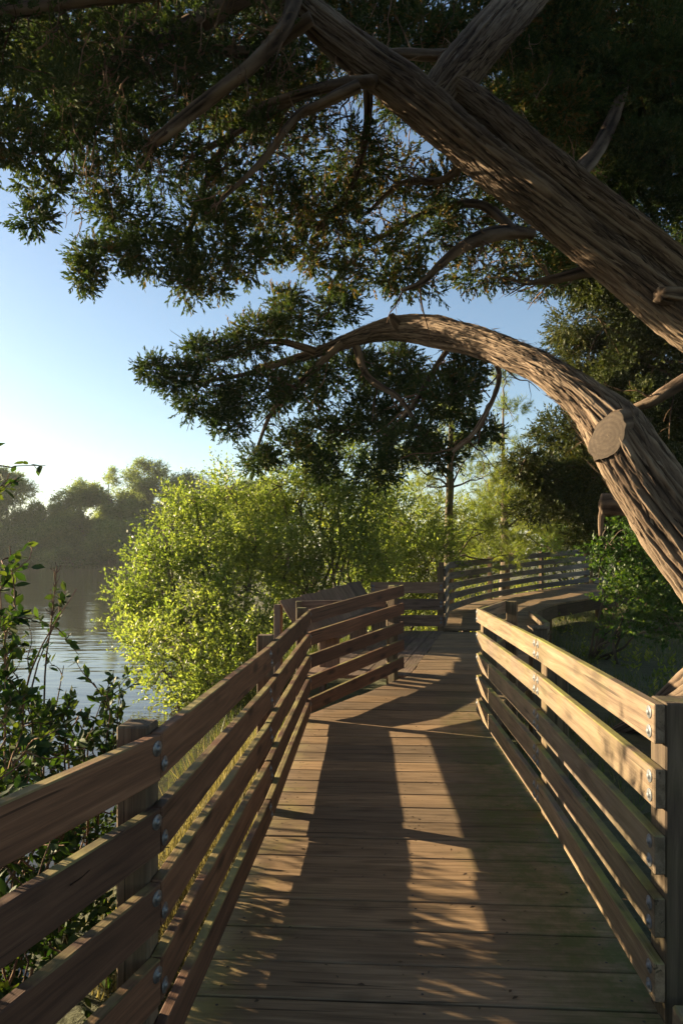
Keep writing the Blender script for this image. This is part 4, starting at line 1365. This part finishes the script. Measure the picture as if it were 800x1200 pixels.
def near_shrub(label, base, stems, n_leaf_obj, seed_leaves, group):
    base = Vector(base)
    t = thing('glossy_shrub', label, 'shrub', base, group)
    tb = Tubes(); fo = Foliage('oval')
    spots = []
    for P_ in stems:
        P_ = [tuple(p) for p in P_]
        tb.add([(p[0], p[1], p[2], p[3]) for p in P_], 5, 14)
        S = spline(P_, 40)
        for _ in range(seed_leaves):
            i = int(rng.integers(10, 40))
            p = S[i, :3]
            dr = norm(S[min(i + 1, 39), :3] - S[i - 1, :3])
            # side shoot
            sd2 = norm(dr * 0.6 + rng.normal(0, 0.6, 3) + np.array([0, 0, 0.25]))
            Ls = rng.uniform(0.06, 0.28)
            tb.add(wander(p, p + sd2 * Ls, 0.0035, 0.0015, 3, 0.2), 4, 6)
            for q in range(int(rng.integers(6, 13))):
                f = rng.uniform(0.15, 1.05)
                spots.append((p + sd2 * Ls * f, norm(sd2 * 0.7 + rng.normal(0, 0.6, 3)), rng.uniform(0.7, 1.35)))
    spots = [q_ for q_ in spots if q_[0][0] < np.interp(q_[0][1], [-0.6, 2.08, 4.08, 6.95], [-1.42, -0.546, -0.419, -0.311]) - 0.16]
    rng.shuffle(spots)
    spots = sorted(spots, key=lambda s_: s_[0][1] - 0.0 * s_[0][0])
    # the leaves that show largest are single objects, the rest one mass
    vis = []
    rest = []
    for s_ in spots:
        p = s_[0]
        px = 400 + 800 * p[0] / max(p[1], 0.1); py = HOR + 800 * (EYE - p[2]) / max(p[1], 0.1)
        (vis if (p[1] > 0.5 and -20 < px < 200 and 380 < py < 1150) else rest).append(s_)
    for s_ in vis[:n_leaf_obj]:
        p, ax, sc = s_
        nrm = norm(np.array([0, 0, 1.0]) + rng.normal(0, 0.5, 3))
        x = Vector(ax); y = Vector(np.cross(nrm, ax)).normalized(); z = x.cross(y)
        m = (Matrix((x, y, z)).transposed().to_4x4()) @ Matrix.Scale(sc, 4)
        m.translation = Vector(p)
        put('leaf', LEAVES[int(rng.integers(6))], t, m)
    rest = rest + vis[n_leaf_obj:]
    if rest:
        b = np.array([s_[0] for s_ in rest]); ax = np.array([s_[1] for s_ in rest]); sc = np.array([s_[2] for s_ in rest])
        nrm = norm(np.array([0, 0, 1.0]) + rng.normal(0, 0.5, b.shape))
        v, tt, nv = place_leaves('oval', b, ax, nrm, 0.05 * sc, 0.026 * sc)
        fo.v.append(v); fo.t.append(tt); fo.c.append(np.repeat(rng.uniform(0.05, 1, len(b)), nv)); fo.n += len(v)
        o = fo.build('foliage', M['near'], t, base)
        o['kind'] = 'stuff'
    tb.build('stem_network', M['twig'], t, base)
    return t


def stem(base, px, py, y, r=0.009, bend=0.15):
    e = W(px, py, y)
    b = np.array(base); e = np.array(e)
    m1 = b + (e - b) * 0.4 + np.array([rng.normal(0, bend), rng.normal(0, bend), 0.12])
    m2 = b + (e - b) * 0.75 + np.array([rng.normal(0, bend * 0.6), rng.normal(0, bend * 0.6), 0.08])
    return [(*b, r), (*m1, r * 0.8), (*m2, r * 0.55), (*e, r * 0.25)]


b1 = (-1.75, 2.5, gz(-1.75, 2.5) - 0.05)
st = [stem(b1, x, y, d_) for (x, y, d_) in [(-22, 575, 2.6), (-40, 610, 2.4), (12, 640, 2.9), (0, 690, 2.5), (-20, 740, 2.3), (10, 770, 2.8), (30, 810, 2.6), (10, 830, 2.4), (-30, 540, 2.6), (-60, 650, 2.5), (-20, 880, 2.2), (-70, 560, 2.6), (30, 880, 2.3), (-34, 420, 2.7)]]
near_shrub('glossy dark-leaved shrub crowding the left edge behind the nearest rails', b1, st, 200, 17, 'glossy shrubs outside the left railing')
b2 = (-1.55, 3.7, gz(-1.55, 3.7) - 0.05)
st = [stem(b2, x, y, d_) for (x, y, d_) in [(90, 690, 3.5), (70, 720, 3.6), (110, 800, 3.3), (130, 835, 3.2), (80, 830, 3.4), (60, 850, 3.3), (100, 870, 3.0), (140, 850, 3.4), (40, 870, 3.2), (120, 820, 3.8), (20, 790, 3.6), (75, 780, 3.9)]]
near_shrub('wispy leafy shrub with thin bare stems against the water, beside the railing post', b2, st, 180, 9, 'glossy shrubs outside the left railing')
b3 = (-1.5, 1.3, gz(-1.5, 1.3) - 0.05)
st = [stem(b3, x, y, d_) for (x, y, d_) in [(0, 940, 1.7), (-40, 900, 1.6), (20, 980, 2.0), (40, 1020, 2.2), (-60, 1000, 1.5), (30, 1060, 1.7), (60, 950, 2.5), (50, 1080, 2.4), (-100, 900, 1.6), (20, 1100, 2.2), (-150, 800, 1.6)]]
near_shrub('low leafy shrub showing through the gaps of the nearest left rails', b3, st, 160, 22, 'glossy shrubs outside the left railing')

b5 = (-1.7, 2.9, gz(-1.7, 2.9) - 0.05)
woody('glossy_shrub', 'dense leafy undergrowth shrub filling the gaps behind the nearest left rails', 'shrub', b5,
      [(np.array([x, y, z]), r) for (x, y, z, r) in [(-1.5, 1.6, -.1, .45), (-1.75, 1.3, .4, .4), (-1.4, 2.3, 0.0, .45), (-1.6, 2.1, .45, .38), (-1.35, 2.9, .05, .42), (-1.65, 2.9, .45, .4), (-1.4, 3.4, .25, .4), (-1.75, 3.5, .62, .4), (-1.45, 3.9, .1, .4), (-1.95, 3.2, .1, .5), (-2.0, 2.3, .2, .5), (-1.5, 3.75, .62, .26), (-1.25, 3.5, .62, .2)]],
      'near', tpl='oval', leaf=(0.048, 0.027), shoot=(0.1, 0.26), k=8, dens=420, splay=1.0, up=0.5, trunks=5, tr=0.012, sub=9, twigs=5, bark='twig', group='glossy shrubs outside the left railing', subr=(0.2, 0.42))
b4 = (-3.3, 4.5, gz(-3.3, 4.5) - 0.05)
woody('glossy_shrub', 'tall dense shrub at the left edge of the view, on the bank above the pond', 'shrub', b4,
      [(np.array([x - 0.55, y + 0.25, z]), r) for (x, y, z, r) in [(-2.9, 4.3, 0.2, .6), (-2.9, 4.4, 0.8, .6), (-3.0, 4.0, 1.3, .5), (-3.1, 4.9, 1.2, .55), (-2.8, 3.7, 0.7, .5), (-3.2, 5.2, 0.5, .55), (-2.7, 3.2, 1.0, .5), (-2.6, 2.8, 0.4, .5), (-2.8, 3.3, 1.6, .35), (-3.3, 4.6, 1.8, .4), (-2.5, 2.2, 1.1, .45), (-2.4, 1.8, 0.5, .5), (-2.5, 2.3, 1.7, .3)]],
      'near', tpl='oval', leaf=(0.05, 0.03), shoot=(0.1, 0.26), k=8, dens=190, splay=1.0, up=0.5, trunks=5, tr=0.02, sub=9, twigs=5, bark='twig', group='glossy shrubs outside the left railing', subr=(0.2, 0.42))

# dry seed stalk by the water
stk = thing('weed_stalk', 'single dry brown seed stalk rising in front of the pond', 'plant', (-1.5, 3.6, -0.5))
tb = Tubes()
p0, p1 = W(52, 820, 3.55), W(67, 664, 3.5)
tb.add([(p0.x, p0.y, -0.5, 0.006), (p0.x, p0.y, p0.z, 0.005), (*(p0.lerp(p1, 0.6)), 0.004), (*p1, 0.002)], 5, 14)
for _ in range(26):
    f = rng.uniform(0.55, 1.0)
    p = np.array(p0.lerp(p1, f))
    tb.add(wander(p, p + np.array([rng.normal(0, 0.012), rng.normal(0, 0.012), rng.uniform(0.02, 0.06)]), 0.0028, 0.001, 2, 0.2), 3, 4)
tb.build('stalk', M['twig'], stk, (-1.5, 3.6, -0.5))


# ---------------------------------------------------------------- grass
def grass(name, pts, h, w, mat, lean=0.35, dn=None):
    pts = np.array(pts)
    m = len(pts)
    ax = norm(np.array([0, 0, 1.0]) + rng.normal(0, lean, (m, 3)))
    nr = norm(rng.normal(size=(m, 3)))
    v, t, nv = place_leaves('needle', pts, ax, nr, h * rng.uniform(0.5, 1.3, m), np.full(m, w))
    tint = np.repeat(np.clip(rng.normal(0.45, 0.25, m), 0, 1), nv)
    o = link(name, mesh_np(name, v, tris=t, tint=tint), mat=mat)
    o['kind'] = 'stuff'
    return o


def scatter(n, x0, x1, y0, y1, keep=None):
    x = rng.uniform(x0, x1, n); y = rng.uniform(y0, y1, n)
    if keep is not None:
        k_ = keep(x, y); x, y = x[k_], y[k_]
    return np.stack([x, y, ground_h(x, y) - 0.02], -1)


o = grass('grass', scatter(52000, 1.6, 13, 6.0, 27, lambda x, y: vnoise(x * 0.9, y * 0.9, x * 0 + 4) > 0.34), 0.17, 0.012, M['grass'])
o['label'] = 'shaded grass growing on the bank right of the boardwalk'
o['category'] = 'grass'
o = grass('grass', scatter(26000, -3.5, 3.0, 7.0, 20, lambda x, y: (x - np.interp(y, _sy, _sx) > 0.2) & (x < 2.0 + (y - 12.5) * 0.2) & ((y < 8.0) | (x < -0.7) | (y > 12.8))), 0.30, 0.014, M['grass'])
o['label'] = 'green grass under the willows beside the pond'
o['category'] = 'grass'
ug = Foliage('rhomb')
P0 = np.vstack([scatter(2600, 1.5, 16, 15.5, 36, lambda x, y: (x < 2.2 + np.maximum(0, y - 14.7) * 0.62) | (y > 23.5)), scatter(500, 4.6, 12, 9.5, 18, lambda x, y: vnoise(x * 0.7, y * 0.7, x * 0 + 8) > 0.62)])
D0 = norm(np.array([0, 0, 0.9]) + rng.normal(0, 0.5, P0.shape))
ug.shoots(P0, D0, rng.uniform(0.2, 0.65, len(P0)), 10, 0.09, 0.045, splay=0.9, tint=rng.uniform(0.1, 0.9, len(P0)))
uo = ug.build('undergrowth', M['mid'], None, (0, 0, 0))
uo['kind'] = 'stuff'; uo['label'] = 'low leafy undergrowth on the ground beyond the curved railing'; uo['category'] = 'undergrowth'
o = grass('dry_grass', scatter(3600, -1.35, -0.55, 3.4, 8.0, lambda x, y: x < -0.62 + y * 0.02), 0.42, 0.010, M['dry'], 0.28)
o['label'] = 'dry pale grass standing along the outside of the left railing'
o['category'] = 'grass'

sv, st_ = [], []
for pl in [o_ for o_ in bw.children if o_.name.startswith('plank')]:
    mw_ = pl.matrix_basis
    if mw_.translation.y > 9:
        continue
    xs_ = [v_.co.x for v_ in pl.data.vertices]
    ztop = max(v_.co.z for v_ in pl.data.vertices)
    for fx in (min(xs_) + 0.16, 0.5 * (min(xs_) + max(xs_)), max(xs_) - 0.16):
        for fy in (-0.065, 0.065):
            c_ = mw_ @ Vector((fx + random.uniform(-.01, .01), fy + random.uniform(-.008, .008), ztop + 0.0015))
            b_ = len(sv)
            sv += [(c_.x + 0.006 * math.cos(a_), c_.y + 0.006 * math.sin(a_), c_.z) for a_ in np.linspace(0, 2 * math.pi, 6, endpoint=False)]
            st_ += [(b_, b_ + 1, b_ + 2), (b_, b_ + 2, b_ + 3), (b_, b_ + 3, b_ + 4), (b_, b_ + 4, b_ + 5)]
so = link('screw_heads', mesh_np('screw_heads', np.array(sv), tris=st_), bw, mat=plain_material('rusty_screw', (0.035, 0.025, 0.02), 0.7))
so['kind'] = 'stuff'
nl = 700
lx = rng.uniform(-0.5, 1.5, nl); ly = 1.4 + rng.uniform(0, 1, nl) ** 1.2 * 9.5
lz = np.array([deck_z(v_) for v_ in ly]) + 0.007
ax = norm(np.stack([rng.normal(size=nl), rng.normal(size=nl), np.zeros(nl)], -1))
nr = norm(np.array([0, 0, 1.0]) + rng.normal(0, 0.25, (nl, 3)))
v, t_, nv = place_leaves('rhomb', np.stack([lx, ly, lz], -1), ax, nr, rng.uniform(0.008, 0.035, nl), rng.uniform(0.004, 0.014, nl))
lo_ = link('leaf_litter', mesh_np('leaf_litter', v, tris=t_, tint=np.repeat(rng.uniform(0, 1, nl), nv)), mat=leaf_material('litter', [(0, (0.03, 0.02, 0.012)), (1, (0.14, 0.09, 0.05))], 0.1))
lo_['kind'] = 'stuff'; lo_['label'] = 'small dead leaves and bark crumbs scattered over the deck planks'; lo_['category'] = 'leaf litter'

# ---------------------------------------------------------------- air
hz, nt, out = new_mat('thin_haze')
vol = nt.nodes.new('ShaderNodeVolumePrincipled')
vol.inputs['Color'].default_value = (0.88, 0.94, 1.0, 1)
vol.inputs['Density'].default_value = 0.00022
vol.inputs['Anisotropy'].default_value = 0.15
nt.links.new(vol.outputs[0], out.inputs['Volume'])
x0, x1, y0, y1, z0, z1 = -760, 760, -160, 960, -3.0, 32.0
hv = [(x, y, z) for x in (x0, x1) for y in (y0, y1) for z in (z0, z1)]
hq = [(0, 1, 3, 2), (4, 6, 7, 5), (0, 4, 5, 1), (2, 3, 7, 6), (0, 2, 6, 4), (1, 5, 7, 3)]
ho = link('haze', mesh_np('haze', hv, quads=hq), mat=hz)
ho['kind'] = 'stuff'
